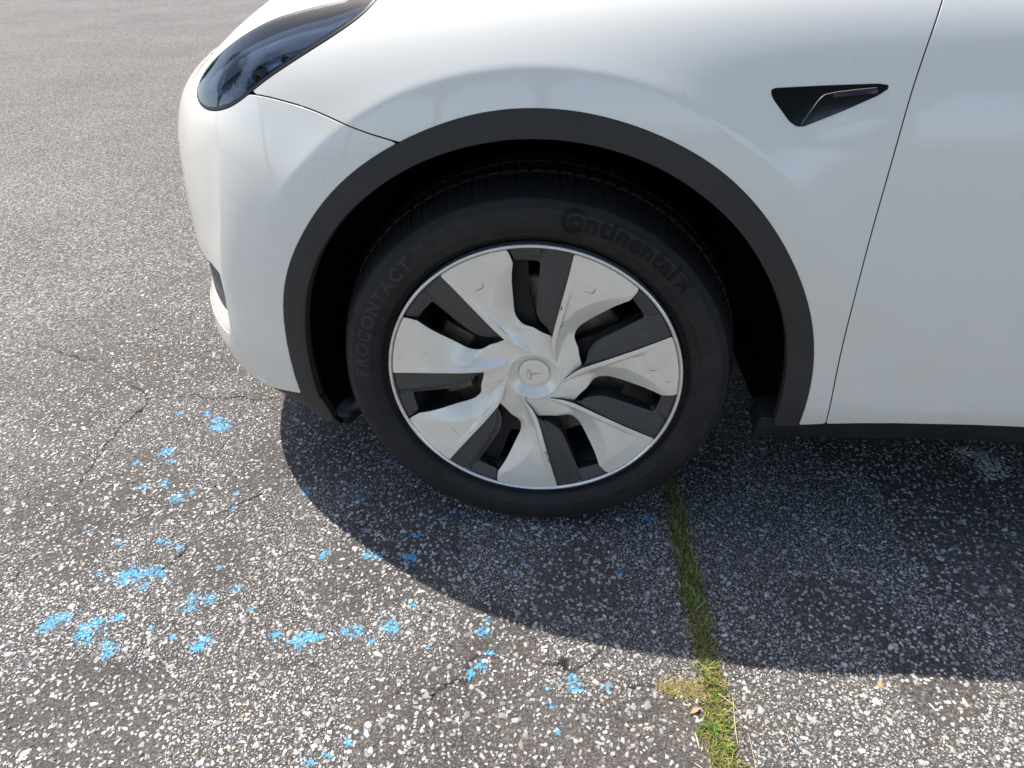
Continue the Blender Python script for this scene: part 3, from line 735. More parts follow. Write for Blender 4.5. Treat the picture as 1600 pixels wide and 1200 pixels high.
    # scuffs: dark scrapes raised a hair off the lacquer
    SC = [([(-.093,.175),(-.087,.177),(-.083,.179),(-.079,.183),(-.081,.19)], .0005), ([(.092,.174),(.096,.176),(.098,.178),(.101,.184)], .0007), ([(.081,.179),(.086,.177),(.092,.176)], .0004),
          ([(.198,.033),(.204,.032),(.211,.034)], .0006), ([(.020,-.164),(.023,-.160),(.026,-.163),(.024,-.172)], .0009), ([(.025,-.172),(.029,-.180),(.031,-.188)], .0008), ([(.043,.111),(.046,.109),(.051,.111)], .0010),
          ([(-.016,-.046),(-.0145,-.0425),(-.012,-.0455),(-.0135,-.051)], .0005), ([(-.153,-.109),(-.147,-.119),(-.141,-.129)], .0003), ([(.046,.142),(.047,.147),(.0475,.151)], .0012), ([(.17,.055),(.178,.060),(.19,.064)], .0003), ([(.225,.012),(.232,.010),(.237,.014)], .0004), ([(-.19,.05),(-.183,.053)], .0004)]
    msc = m_plain('black_scrape', (.05, .045, .04), .6)
    for pts, ww in SC:
        V4, F4 = [], []
        for k, (x, z) in enumerate(pts):
            x1, z1 = pts[max(k-1, 0)]; x2, z2 = pts[min(k+1, len(pts)-1)]; d = math.hypot(x2-x1, z2-z1); nx, nz = -(z2-z1)/d, (x2-x1)/d
            wk = ww*(.35 if k in (0, len(pts)-1) else 1)
            for s_ in (-1, 1):
                px, pz = x+nx*wk*s_, z+nz*wk*s_; r = math.hypot(px, pz); a = math.degrees(math.atan2(pz, px))
                ph = (126.4-a) % STEP
                if r < .09: 
                    while ph < float(rphi(r)): ph += STEP
                V4.append((px, float(depth(np.array([r]), np.array([ph]))[0])-.0005, pz+HZ))
        for k in range(len(pts)-1): F4.append((2*k, 2*k+1, 2*k+3, 2*k+2))
        W('scuff', V4, F4, msc, smooth=False)
    # silver side walls where blades meet the hub web are part of the blades; hub ring and cap
    v, f = lathe([(.0502, .020), (.0500, .0172), (.0480, .0166), (.0455, .0166), (.0440, .0172), (.0405, .0205), (.0345, .0270), (.0292, .0310), (.0280, .0330)], 96)
    W('hub_ring', v, f, MAT['silver'])
    v, f = lathe([(.0276, .0340), (.0275, .0286), (.0266, .0276), (.0245, .0270), (.0180, .0266), (.009, .0264), (.0004, .0264)], 72)
    W('centre_cap', v, f, MAT['silver'])
    # emblem engraved on the cap: a T under an arc
    def ext(poly, y0, y1):
        n = len(poly); return [(x, y0, z) for x, z in poly]+[(x, y1, z) for x, z in poly], [tuple(range(n))]+[(k, (k+1) % n, n+(k+1) % n, n+k) for k in range(n)]
    Tm = [(-.0125, .0085), (-.011, .0100), (-.006, .0086), (0, .0080), (.006, .0086), (.011, .0100), (.0125, .0085), (.0100, .0052), (.0045, .0050), (.0032, .0030), (0, -.0160), (-.0032, .0030), (-.0045, .0050), (-.0100, .0052)]
    arc = [(.0140*math.sin(a), .0140*math.cos(a)*.62+.0050) for a in np.linspace(-1.05, 1.05, 12)]+[(.0135*math.sin(a), .0135*math.cos(a)*.55+.0045) for a in np.linspace(1.0, -1.0, 12)]
    ca, sa = math.cos(R(100)), math.sin(R(100))
    rot_ = lambda L: [(x*ca-z*sa, x*sa+z*ca) for x, z in L]
    a_ = ext(rot_(Tm), .0262, .0268); b_ = ext(rot_(arc), .0262, .0268); v, f = join(a_, b_)
    mk('emblem', v, f, m_plain('worn_emblem', (.62, .59, .52), .35, metal=.6), root, smooth=False)
    # things seen through the slots: brake disc, hat, caliper, dark alloy spokes, wheel nuts, valve
    v, f = lathe([(.080, .078), (.082, .070), (.168, .070), (.172, .073), (.172, .094), (.168, .096), (.08, .096)], 96); W('brake_disc', v, f, MAT['disc'], sharp=30)
    v, f = lathe([(.075, .10), (.077, .050), (.070, .042), (.045, .040), (.0002, .040)], 64); W('brake_hat', v, f, MAT['inner'], sharp=30)
    cv, cf = lathe([(.118, .115), (.118, .058), (.125, .050), (.165, .050), (.178, .056), (.185, .075), (.185, .115)], 20, 150, 202); W('caliper', cv, cf, MAT['disc'], sharp=30)
    for k in range(5):
        a = R(100+72*k); ca_, sa_ = math.cos(a), math.sin(a); tt = (-sa_, ca_)
        V3, F3 = [], []
        for r, h, y, b in ((.04, .034, .045, .07), (.09, .022, .040, .07), (.16, .020, .034, .06), (.222, .030, .034, .06)):
            for s_ in (-1, 1):
                V3.append((r*ca_+tt[0]*h*s_, y, r*sa_+tt[1]*h*s_+HZ)); V3.append((r*ca_+tt[0]*h*s_*.8, b, r*sa_+tt[1]*h*s_*.8+HZ))
        for q in range(3):
            o = 4*q; F3 += [(o, o+2, o+6, o+4), (o+1, o+5, o+7, o+3), (o, o+4, o+5, o+1), (o+2, o+3, o+7, o+6)]
        W('alloy_spoke', V3, F3, MAT['chassis'], smooth=False)
    vp = (.2170*math.cos(R(-12.6)), .2170*math.sin(R(-12.6))+HZ)
    v, f = tube([(vp[0]+.006, .040, vp[1]), (vp[0]+.002, .016, vp[1]), (vp[0], .010, vp[1])], [.0055, .0050, .0050], 14)
    v2, f2 = tube([(vp[0], .012, vp[1]), (vp[0]-.0005, .002, vp[1])], [.0046, .0040], 14)
    v3, f3 = join((v, f), (v2, f2)); W('valve_stem', v3, f3, MAT['rubber'], sharp=40)
    return root
wheel = build_wheel()

# ---- lettering moulded on the tyre flank
def flank_y(r): return np.interp(r, [.2735,.28,.2868,.299,.310,.319,.3255,.3285,.333,.340], [-.006,-.0095,-.0128,-.014,-.0135,-.0112,-.0068,-.004,.0005,.020])
def bend(verts, r0, ang, y_add=0, sgn=1):
    out = []
    for x, h, y in verts:         # x along the text, h height, y outward
        r = r0+h; a = ang-x/r0*1.0
        out.append((r*math.cos(a), flank_y(r)-y-y_add, r*math.sin(a)))
    return out
def text_mesh(body, size, extr, spacing=1.0, offset=0.0, shear=0.0):
    cu = bpy.data.curves.new('t', 'FONT'); cu.body = body; cu.size = size; cu.extrude = 0; cu.space_character = spacing; cu.offset = offset; cu.shear = shear; cu.resolution_u = 4
    o = bpy.data.objects.new('t', cu); col.objects.link(o)
    dg = bpy.context.evaluated_depsgraph_get(); me = bpy.data.meshes.new_from_object(o.evaluated_get(dg))
    V = [tuple(v.co) for v in me.vertices]; F = [tuple(p.vertices) for p in me.polygons]
    bpy.data.objects.remove(o); bpy.data.curves.remove(cu); bpy.data.meshes.remove(me)
    return V, F
def solid(V, F, h, r0, ang):
    """raise a flat glyph mesh and give it side walls"""
    import collections
    ed = collections.Counter()
    for f in F:
        for k in range(len(f)): ed[tuple(sorted((f[k], f[(k+1) % len(f)])))] += 1
    top = bend([(x, z, h) for x, z, _ in V], r0, ang); bot = bend([(x, z, -.0008) for x, z, _ in V], r0, ang)
    n = len(V); FF = list(F)
    for (a, b), c in ed.items():
        if c == 1: FF.append((a, b, b+n, a+n))
    return top+bot, FF
def lettering(name, body, size, r0, deg, mat, h=.0007, spacing=1.0, offset=0.0, shear=0.0, width=None, x_off=0.0, shape=None, cuts=24):
    V, F = shape if shape else text_mesh(body, size, 0, spacing, offset, shear)
    if width:
        a0, a1 = min(v[0] for v in V), max(v[0] for v in V); V = [((v[0]-a0)*width/(a1-a0)+x_off, v[1], v[2]) for v in V]
    # split long faces so the word follows the curve
    me = bpy.data.meshes.new('t'); me.from_pydata(V, [], F); import bmesh
    bm = bmesh.new(); bm.from_mesh(me); bmesh.ops.triangulate(bm, faces=bm.faces)
    x0, x1 = min(v[0] for v in V), max(v[0] for v in V)
    for q in np.linspace(x0, x1, cuts)[1:-1]:
        bmesh.ops.bisect_plane(bm, geom=bm.verts[:]+bm.edges[:]+bm.faces[:], plane_co=(q, 0, 0), plane_no=(1, 0, 0))
    z0, z1 = min(v[1] for v in V), max(v[1] for v in V)
    for q in np.linspace(z0, z1, 7)[1:-1]:
        bmesh.ops.bisect_plane(bm, geom=bm.verts[:]+bm.edges[:]+bm.faces[:], plane_co=(0, q, 0), plane_no=(0, 1, 0))
    bm.to_mesh(me); bm.free()
    V = [tuple(v.co) for v in me.vertices]; F = [tuple(p.vertices) for p in me.polygons]; bpy.data.meshes.remove(me)
    v, f = solid(V, F, h, r0, R(deg)); return mk(name, v, f, mat, wheel, smooth=False)
def ring2d(cx, cz, ro, ri, a0, a1, n=28, sx=1.0):
    V, F = [], []
    for k in range(n+1):
        a = R(a0+(a1-a0)*k/n)
        t = 1-abs(2*k/n-1)**3*.55
        for r in (ro, ro-(ro-ri)*t): V.append((cx+r*math.cos(a)*sx, cz+r*math.sin(a), 0))
    for k in range(n): F.append((2*k, 2*k+1, 2*k+3, 2*k+2))
    return V, F
def poly2d(pts): return [(x, z, 0) for x, z in pts], [tuple(range(len(pts)))]
# the maker's word: big ringed C around the o, slab-footed letters, rearing figure after the l
serifs = []
bigC = ring2d(.0125, .0085, .0195, .0135, 42, 322)
horse = poly2d([(.196, -.002), (.201, .000), (.204, .006), (.209, .007), (.213, .001), (.217, .000), (.214, .007), (.213, .014), (.217, .021), (.213, .026), (.207, .024), (.2095, .020), (.205, .017), (.200, .019), (.196, .016), (.201, .013), (.199, .006)])
lettering('moulded_letter', '', 0, .2960, 80.6, MAT['letters'], h=.0010, shape=ring2d(.0125, .0100, .0190, .0125, 40, 322), cuts=4)
lettering('moulded_word', 'ontinental', .0385, .2955, 80.6, MAT['letters'], h=.0009, spacing=1.12, offset=.0013, width=.181, x_off=.0050, cuts=30)
lettering('moulded_horse', '', 0, .2960, 80.6, MAT['letters'], h=.0009, shape=horse, cuts=4)
lettering('moulded_word', 'PROCONTACT', .0300, .2905, 178.2, MAT['letters_dull'], h=.0007, spacing=1.25, offset=.0009, shear=.10, width=.246, cuts=30)
lettering('moulded_word', 'RX', .013, .3050, 126.5, MAT['letters_dull'], h=.0005, spacing=1.1, offset=.0002)
lettering('moulded_word', 'TREADWEAR 500 TRACTION A', .0062, .2905, 30, MAT['letters_dull'], h=.0004, spacing=1.15)
lettering('moulded_word', 'TEMPERATURE A  M+S', .0062, .2800, 26, MAT['letters_dull'], h=.0004, spacing=1.15)
lettering('moulded_word', 'TUBELESS RADIAL', .0075, .2835, -3, MAT['letters_dull'], h=.0004, spacing=1.15)

# ---------------------------------------------------------------- rest of the car
def dup(o, parent, loc=None, rz=None):
    c = o.copy(); col.objects.link(c); c.parent = parent
    if loc is not None: c.location = loc
    if rz is not None: c.rotation_euler = (0, 0, rz)
    for ch in list(o.children): dup(ch, c)
    return c
first_children = list(car.children)
w2 = dup(wheel, car, (OFF, 0, .35)); w2['label'] = 'rear wheel with seven-blade silver cover'
w3 = dup(wheel, car, (0, 2*YC, .35), math.pi); w3['label'] = 'far side front wheel'
w4 = dup(wheel, car, (OFF, 2*YC, .35), math.pi); w4['label'] = 'far side rear wheel'
# far side of the body: mirrored meshes
def mirror_tree(o, parent):
    if o.type == 'MESH':
        me = o.data.copy(); n = len(me.vertices); co = np.empty(n*3, np.float32); me.vertices.foreach_get('co', co); co = co.reshape(-1, 3)
        co[:, 1] = 2*YC-co[:, 1]; me.vertices.foreach_set('co', co.ravel()); me.flip_normals()
        if me.has_custom_normals: 
            at_ = me.attributes.get('custom_normal')
            if at_: me.attributes.remove(at_)
        me.update()
        c = bpy.data.objects.new(o.name.split('.')[0], me)
    else: c = bpy.data.objects.new(o.name.split('.')[0], None)
    col.objects.link(c); c.parent = parent
    if 'label' in o: c['label'] = o['label'].replace('swept', 'far side swept').replace('triangular', 'far side triangular')
    for ch in list(o.children): mirror_tree(ch, c)
for o in first_children:
    if o.name.split('.')[0] != 'wheel': mirror_tree(o, car)
# glasshouse: closed dark glass volume with a painted roof rail
st = [(.64, .17, .97, .985), (.80, .18, 1.00, 1.10), (1.10, .23, 1.03, 1.30), (1.40, .30, 1.04, 1.46), (1.75, .34, 1.05, 1.555), (2.1, .36, 1.06, 1.60), (2.5, .365, 1.07, 1.605), (2.9, .37, 1.08, 1.58), (3.2, .38, 1.09, 1.50), (3.45, .40, 1.10, 1.36), (3.62, .45, 1.10, 1.20), (3.70, .50, 1.09, 1.11)]
belt = .075
Vs, Fs = [], []
for x, yr, zb, zt in st:
    n = 14
    for side in (0, 1):
        for k in range(n):
            t = k/(n-1)
            if t < .55: q = t/.55; y = belt+(yr-belt)*q; z = zb+(zt-.055-zb)*q if zt-.055 > zb else zb+(zt-zb)*q*.5
            else:
                q = (t-.55)/.45; y = yr+(YC-yr)*(1-(1-q)**1.6); z0 = max(zt-.055, zb); z = z0+(zt-z0)*(1-(1-q)**2.2)
            Vs.append((x, y if side == 0 else 2*YC-y, z))
for i in range(len(st)-1):
    for side in (0, 1):
        for k in range(13):
            a = i*28+side*14+k; Fs.append((a, a+28, a+29, a+1) if side == 0 else (a, a+1, a+29, a+28))
mk('glasshouse', Vs, Fs, MAT['glass'], car, sharp=50)
rail = [(x, yr-.004, max(zt-.05, zb)) for x, yr, zb, zt in st]
for s_ in (0, 1):
    v, f = tube([(x, y if s_ == 0 else 2*YC-y, z) for x, y, z in rail], .022, 10); mk('roof_rail', v, f, MAT['paint'], car)
v, f = box(.74, 3.55, .085, 2*YC-.085, .96, 1.022)
mk('belt_panel', v, f, MAT['chassis'], car, smooth=False)
v, f = join(box(-.60, -.38, .40, 2*YC-.40, .20, .60), box(.50, 2.40, .10, 2*YC-.10, .20, .34), box(3.36, 3.7, .3, 2*YC-.3, .26, .6), box(-.38, .44, .40, 2*YC-.40, .22, .80), box(2.44, 3.36, .40, 2*YC-.40, .22, .80), box(.52, 2.38, .11, 2*YC-.11, .34, .90), box(-.5, .44, .42, 2*YC-.42, .60, .84))
mk('underbody', v, f, MAT['chassis'], car, smooth=False)
# door mirrors
for s_ in (0, 1):
    Vm, Fm = [], []
    for i in range(9):
        a = math.pi*i/8
        for k in range(16):
            b = 2*math.pi*k/16
            Vm.append((.98+.085*math.sin(a)*math.cos(b)*(1.2 if math.cos(b) < 0 else .45), -.02-.115*math.cos(a)*1.0, 1.075+.075*math.sin(a)*math.sin(b)))
    for i in range(8):
        for k in range(16): Fm.append((i*16+k, i*16+(k+1) % 16, (i+1)*16+(k+1) % 16, (i+1)*16+k))
    v2, f2 = box(.95, 1.02, .06, .17, 1.01, 1.05)
    Vm, Fm = join((Vm, Fm), (v2, f2))
    if s_: Vm = [(x, 2*YC-y, z) for x, y, z in Vm]
    mk('door_mirror', Vm, Fm, MAT['paint'], car)
# door handles, flush
for hx in (1.42, 2.42):
    S, V, P, N = sub(hx+1.505-.11, hx+1.505+.11, .24, .30)
    F = .013-np.hypot(np.maximum(np.abs(S-hx-1.505)-.085, 0), V-.268)
    panel('door_handle', P+N*.0015, N, F, [MAT['paint'], MAT['gap']], car, lipmat=1)
# ---------------------------------------------------------------- ground
def asphalt_nodes(p, fine=False):
    vec = p.coord()
    big = p.noise(.9, 4, .6, vec=vec); mid = p.noise(5, 5, .65, vec=vec); fin = p.noise(420, 3, .6, vec=vec)
    return vec, big, mid, fin
def m_ground():
    p = MB('old_asphalt')
    vec, big, mid, fin = asphalt_nodes(p)
    v1 = p.voro(175, vec=vec); v1b = p.voro(175, vec=vec, feature='DISTANCE_TO_EDGE')
    v2 = p.voro(430, vec=vec)
    # binder between stones
    binder = p.mix(p.ramp(mid.outputs['Fac'], [(.35, 0), (.7, 1)]), (.070, .061, .055), (.105, .093, .084))
    grit = p.ramp(p.n_sep(v2), [(.58, 0), (.70, 1)])
    c = p.mix(p.math('MULTIPLY', grit, .55), binder, (.24, .225, .21))
    # far from the near patch the shader carries the stones too
    far = p.attr('far').outputs['Fac']
    stone_on = p.ramp(p.n_sep(v1), [(.30, 0), (.36, 1)])
    tone = p.ramp(p.n_sep(v1, 1), [(0, (.155, .150, .135)), (.4, (.27, .262, .235)), (.75, (.43, .418, .375)), (1, (.66, .645, .585))])
    edge = p.ramp(v1b.outputs['Distance'], [(.03, 0), (.10, 1)])
    c2 = p.mix(p.math('MULTIPLY', stone_on, edge), c, tone)
    c = p.mix(far, c, c2)
    pit_shade = p.ramp(p.noise(210, 4, .7, vec=vec).outputs['Fac'], [(.34, .45), (.48, 1)]); c = p.mix(p.math('SUBTRACT', 1.0, p.math('MULTIPLY', far, .7)), c, p.mix(1.0, c, pit_shade, 'MULTIPLY'))  # binder hollows darkened in colour to stand in for tiny shadows
    wear = p.ramp(big.outputs['Fac'], [(.3, (.86, .86, .86)), (.7, (1.1, 1.09, 1.07))])
    c = p.mix(1.0, c, wear, 'MULTIPLY')
    gr = p.ramp(p.noise(75, 3, .8, vec=vec).outputs['Fac'], [(.33, .62), (.66, 1.38)]); c = p.mix(p.math('MULTIPLY', far, .8), c, p.mix(1.0, c, gr, 'MULTIPLY'))
    crk = p.attr('crack').outputs['Fac']; c = p.mix(crk, c, (.018, .016, .014))
    pa = p.attr('paint').outputs['Fac']
    pn = p.noise(150, 3, .65, vec=vec)
    pm = p.ramp(p.math('ADD', pa, p.math('MULTIPLY', p.math('SUBTRACT', pn.outputs['Fac'], .56), 3.8)), [(.5, 0), (.54, 1)])
    wh = p.attr('white').outputs['Fac']
    pcol = p.mix(wh, (.10, .38, .64), (.72, .70, .62))
    c = p.mix(pm, c, pcol)
    p.set(Base_Color=c, Roughness=.86); p.b.inputs['Specular IOR Level'].default_value = .3
    h = p.math('ADD', p.math('MULTIPLY', fin.outputs['Fac'], .5), p.math('MULTIPLY', grit, .3))
    h = p.math('ADD', h, p.math('MULTIPLY', p.math('MULTIPLY', stone_on, edge), far))
    h = p.math('ADD', h, p.math('MULTIPLY', mid.outputs['Fac'], .6))
    h = p.math('ADD', h, p.math('MULTIPLY', p.noise(210, 4, .7, vec=vec).outputs['Fac'], 1.1))
    p.bump(h, 1.0, .0030)
    return p.m
def n_sep(self, v, k=0):
    s = self.n('ShaderNodeSeparateColor'); self.l(v.outputs['Color'], s.inputs[0]); return s.outputs[k]
MB.n_sep = n_sep
MAT['ground'] = m_ground()
def m_stone():
    p = MB('aggregate_stone'); vec = p.coord()
    a = p.attr('tone'); pa = p.attr('paint').outputs['Fac']; wh = p.attr('white').outputs['Fac']
    n = p.noise(500, 4, .65, vec=vec)
    c = p.mix(1.0, a.outputs['Color'], p.ramp(n.outputs['Fac'], [(.3, .72), (.7, 1.15)]), 'MULTIPLY')
    pn = p.noise(150, 3, .65, vec=vec)
    pm = p.ramp(p.math('ADD', pa, p.math('MULTIPLY', p.math('SUBTRACT', pn.outputs['Fac'], .56), 3.8)), [(.5, 0), (.54, 1)])
    c = p.mix(pm, c, p.mix(wh, (.12, .42, .68), (.72, .70, .62)))
    p.set(Base_Color=c, Roughness=.75); p.b.inputs['Specular IOR Level'].default_value = .35
    p.bump(n.outputs['Fac'], .35, .0008); return p.m
MAT['stone'] = m_stone()

BLUE = [(-.82,.291,.02),(-.8,.266,.028),(-.86,.315,.014),(-.929,.31,.01),(-.886,.162,.02),(-.86,.13,.012),(-.94,.12,.01),(-.875,.047,.012),(-.831,.056,.014),(-.783,.015,.018),(-.757,.031,.01),
 (-.834,-.118,.008),(-.915,-.09,.006),(-.767,-.197,.028),(-.750,-.190,.022),(-.721,-.185,.02),(-.705,-.186,.012),(-.723,-.216,.014),(-.825,-.198,.008),(-.617,-.236,.014),(-.587,-.234,.016),(-.613,-.257,.015),(-.543,-.209,.012),
 (-.852,-.316,.018),(-.83,-.295,.02),(-.845,-.305,.02),(-.778,-.317,.018),(-.763,-.303,.022),(-.772,-.325,.016),(-.76,-.335,.016),(-.731,-.287,.016),(-.722,-.342,.014),(-.705,-.352,.018),(-.611,-.317,.010),(-.552,-.318,.018),(-.557,-.331,.016),
 (-.433,-.296,.014),(-.373,-.301,.022),(-.388,-.305,.018),(-.355,-.295,.012),(-.311,-.28,.012),(-.295,-.278,.018),(-.261,-.295,.008),(-.235,-.265,.020),(-.225,-.270,.014),(-.205,-.218,.008),(-.07,-.261,.014),(-.067,-.241,.010),(-.054,-.303,.009),(-.067,-.327,.012),(-.081,-.34,.012),
 (.087,-.338,.012),(.092,-.354,.014),(.046,-.358,.007),(.053,-.384,.007),(.065,-.428,.008),(-.248,-.469,.010),(-.302,-.502,.010),(-.277,-.488,.007),(-.408,-.114,.012),(-.40,-.104,.008),(-.318,-.112,.012),(-.299,-.111,.012),(-.236,-.109,.018),(-.235,-.051,.012),(-.185,.077,.010),(-.147,.056,.010),
 (-.381,.039,.009),(-.383,.068,.008),(-.506,.049,.016),(-.655,.039,.008),(-.645,0,.010),(-.752,-.107,.010),(-.733,-.11,.010),(-.704,-.12,.012),(-.162,-.095,.008),(-.154,.018,.009),(.23,.03,.013),(-.03,-.13,.009),(.17,-.12,.009),(.02,-.03,.007),
 (-.66,-.30,.008),(-.60,-.16,.008),(-.50,-.25,.006),(-.16,-.30,.006),(.14,-.35,.009),(-.12,-.14,.007)]
WHITE = [(.968,.290,.030),(.995,.280,.028),(1.005,.255,.034),(.985,.243,.026),(.988,.222,.026),(1.012,.228,.026)]
CR = [[(-1.55,.62),(-1.25,.50),(-1.047,.372),(-1.038,.345),(-1.045,.20),(-1.034,.073),(-1.01,-.05),(-.999,-.151),(-.984,-.258),(-1.0,-.40)],
      [(-1.047,.358),(-.98,.375),(-.936,.386),(-.83,.382),(-.725,.388),(-.55,.40),(-.3,.42)],
      [(-.20,-.375),(-.165,-.372),(-.13,-.384),(-.105,-.365),(-.085,-.352),(-.078,-.33),(-.072,-.305)],
      [(.03,-.318),(.06,-.311),(.092,-.32),(.11,-.300),(.134,-.281)],
      [(-.72,-.19),(-.68,-.10),(-.665,-.02),(-.60,.05)],
      [(.16,-.405),(.20,-.398),(.225,-.372),(.245,-.360)],[(.10,-.430),(.13,-.418),(.16,-.405)],
      [(-.45,-.345),(-.40,-.350),(-.36,-.338),(-.33,-.345)],[(.175,-.345),(.21,-.342),(.235,-.333)]]
SEAMX = [(2.5,.275),(1.2,.275),(.6,.285),(.168,.287),(0,.296),(-.171,.303),(-.319,.309),(-.459,.308),(-.9,.31)]
def seam_x(y): q = SEAMX[::-1]; return np.interp(y, [a for a, _ in q], [b for _, b in q])
def vn(x, y, f, seed=0):
    """cheap smooth value noise"""
    x = x*f+seed*17.3; y = y*f+seed*5.1; xi, yi = np.floor(x).astype(int), np.floor(y).astype(int); fx, fy = x-xi, y-yi
    fx = fx*fx*(3-2*fx); fy = fy*fy*(3-2*fy)
    def h(a, b):
        n = (a*374761393+b*668265263+seed*144665) & 0x7fffffff; n = ((n ^ (n >> 13))*1274126177) & 0x7fffffff; return ((n ^ (n >> 16)) & 0xffff)/65535.0
    return (h(xi, yi)*(1-fx)+h(xi+1, yi)*fx)*(1-fy)+(h(xi, yi+1)*(1-fx)+h(xi+1, yi+1)*fx)*fy
def blobs(x, y, L):
    o = np.zeros_like(x)
    for cx, cy, r in L:
        m = (np.abs(x-cx) < 2.2*r) & (np.abs(y-cy) < 2.2*r)
        if m.any(): o[m] = np.maximum(o[m], 1.02*np.exp(-(((x[m]-cx)/r)**2+((y[m]-cy)/(r*.85))**2)*.9))
    return o
def crackd(x, y):
    d = np.full(x.shape, 9.0)
    xx = x+(vn(x, y, 38, 3)-.5)*.022; yy = y+(vn(x, y, 38, 4)-.5)*.022
    for L in CR:
        for (ax, ay), (bx, by) in zip(L[:-1], L[1:]):
            ex, ey = bx-ax, by-ay; t = np.clip(((xx-ax)*ex+(yy-ay)*ey)/(ex*ex+ey*ey), 0, 1)
            d = np.minimum(d, np.hypot(xx-ax-ex*t, yy-ay-ey*t))
    return d
# base sheet: fine near the camera, coarse towards the horizon
def axis(lo, hi, st, far, g=1.22):
    a = list(np.arange(lo, hi+1e-9, st)); s = st
    while a[-1] < far: s *= g; a.append(a[-1]+s)
    s = st
    while a[0] > -far: s *= g; a.insert(0, a[0]-s)
    return np.array(a)
gx, gy = axis(-1.7, 1.5, .005, 260), axis(-.68, 1.3, .005, 260)
X, Y = np.meshgrid(gx, gy, indexing='ij')
nearm = (X > -1.9) & (X < 1.7) & (Y > -.85) & (Y < 1.5)
cd = np.full(X.shape, 9.0); cd[nearm] = crackd(X[nearm], Y[nearm])
ck = np.clip(1-cd/.0040, 0, 1)*np.where(vn(X, Y, 9, 8) > .42, .75, .15)
sx = seam_x(Y); sd_ = np.abs(X-sx-(vn(X*0, Y, 30, 5)-.5)*.014)
groove = np.clip(1-sd_/.018, 0, 1)*(np.abs(Y) < 3)
Zg = (vn(X, Y, 3.1, 1)-.5)*.005+(vn(X, Y, 14, 2)-.5)*.0024
Zg = np.where((np.abs(X) < 6) & (np.abs(Y) < 8), Zg, 0)
# keep it level where the tyre stands
tp = np.clip(np.hypot(X/.16, (Y-.11)/.16)-1, 0, 1); Zg = Zg*tp-.0012
Zr = (vn(X, Y, 90, 6)-.5)*.0014*nearm
Z = Zg+Zr-ck*.004-np.clip(groove*1.3, 0, 1)*.007
n, m = X.shape
verts = np.stack([X, Y, Z], 2).reshape(-1, 3)
I_ = np.arange(n*m).reshape(n, m)
quads = np.stack([I_[:-1, :-1], I_[1:, :-1], I_[1:, 1:], I_[:-1, 1:]], 2).reshape(-1, 4)
def fast_mesh(name, verts, loops, sizes, mat, kind=None, label=None, smooth=True, parent=None):
    me = bpy.data.meshes.new(name); me.vertices.add(len(verts)); me.vertices.foreach_set('co', np.asarray(verts, np.float32).ravel())
    me.loops.add(len(loops)); me.loops.foreach_set('vertex_index', np.asarray(loops, np.int32))
    me.polygons.add(len(sizes)); ls = np.r_[0, np.cumsum(sizes)[:-1]]
    me.polygons.foreach_set('loop_start', ls.astype(np.int32)); 
    try: me.polygons.foreach_set('loop_total', np.asarray(sizes, np.int32))
    except Exception: pass
    me.polygons.foreach_set('use_smooth', np.full(len(sizes), smooth)); me.update(calc_edges=True); me.validate()
    me.materials.append(mat); o = bpy.data.objects.new(name, me); col.objects.link(o)
    if kind: o['kind'] = kind
    if label: o['label'] = label
    if parent: o.parent = parent
    return o
def fattr(o, name, arr, typ='FLOAT'):
    a = o.data.attributes.new(name, typ, 'POINT')
    if typ == 'FLOAT': a.data.foreach_set('value', np.asarray(arr, np.float32).ravel())
    else:
        c = np.ones((len(arr), 4), np.float32); c[:, :3] = arr; a.data.foreach_set('color', c.ravel())
ground = fast_mesh('ground', verts, quads.ravel(), np.full(len(quads), 4), MAT['ground'], 'structure', 'worn grey asphalt with pale stones showing and flecks of blue paint')
def covered(x, y):
    """how densely the loose-set stones are laid here (0..1); beyond, the material takes over"""
    xx = x+(vn(x, y, 6, 41)-.5)*.14; yy = y+(vn(x, y, 6, 42)-.5)*.14
    q = np.stack([xx-.069, yy+.957, np.full(x.shape, -1.013)], -1); z_ = np.maximum(q@fw, .05); u_ = np.abs((q@r2)/z_); v_ = (q@d2)/z_
    d = np.minimum(np.minimum(1.02-u_, .86-v_)*1.1, np.minimum(np.minimum(1.42-xx, xx+1.62), np.minimum(yy+.68, 1.22-yy)))
    under = np.minimum(xx+.42, yy-.62); under2 = np.minimum(xx-.1, yy-.75)
    d = np.minimum(d, np.minimum(-under, -under2)*1.0)
    t_ = np.clip(d/np.where(yy > -.2, .42, .12), 0, 1); return t_*t_*(3-2*t_)*.999
far = np.ones(X.shape); m_ = nearm; far[m_] = 1-covered(X[m_], Y[m_])
fattr(ground, 'far', far); fattr(ground, 'crack', np.clip(ck*1.6+groove*1.2*(np.abs(Y) < 3), 0, 1))
bl = blobs(X.ravel(), Y.ravel(), BLUE); wl = blobs(X.ravel(), Y.ravel(), WHITE)
fattr(ground, 'paint', np.maximum(bl, wl)); fattr(ground, 'white', (wl > bl).astype(float))

# loose-set stones standing proud of the binder
def stones(x0, x1, y0, y1, cell):
    nx, ny = int((x1-x0)/cell), int((y1-y0)/cell)
    i, j = np.meshgrid(np.arange(nx), np.arange(ny), indexing='ij')
    x = x0+(i+rng.random(i.shape))*cell; y = y0+(j+rng.random(i.shape))*cell
    return x.ravel(), y.ravel()
x, y = stones(-1.62, 1.42, -.66, 1.22, .0064)
x2, y2 = stones(-1.62, 1.42, -.66, .75, .0064)
size = np.r_[rng.lognormal(math.log(.00255), .40, len(x)), rng.lognormal(math.log(.0014), .26, len(x2))]
x = np.r_[x, x2]; y = np.r_[y, y2]
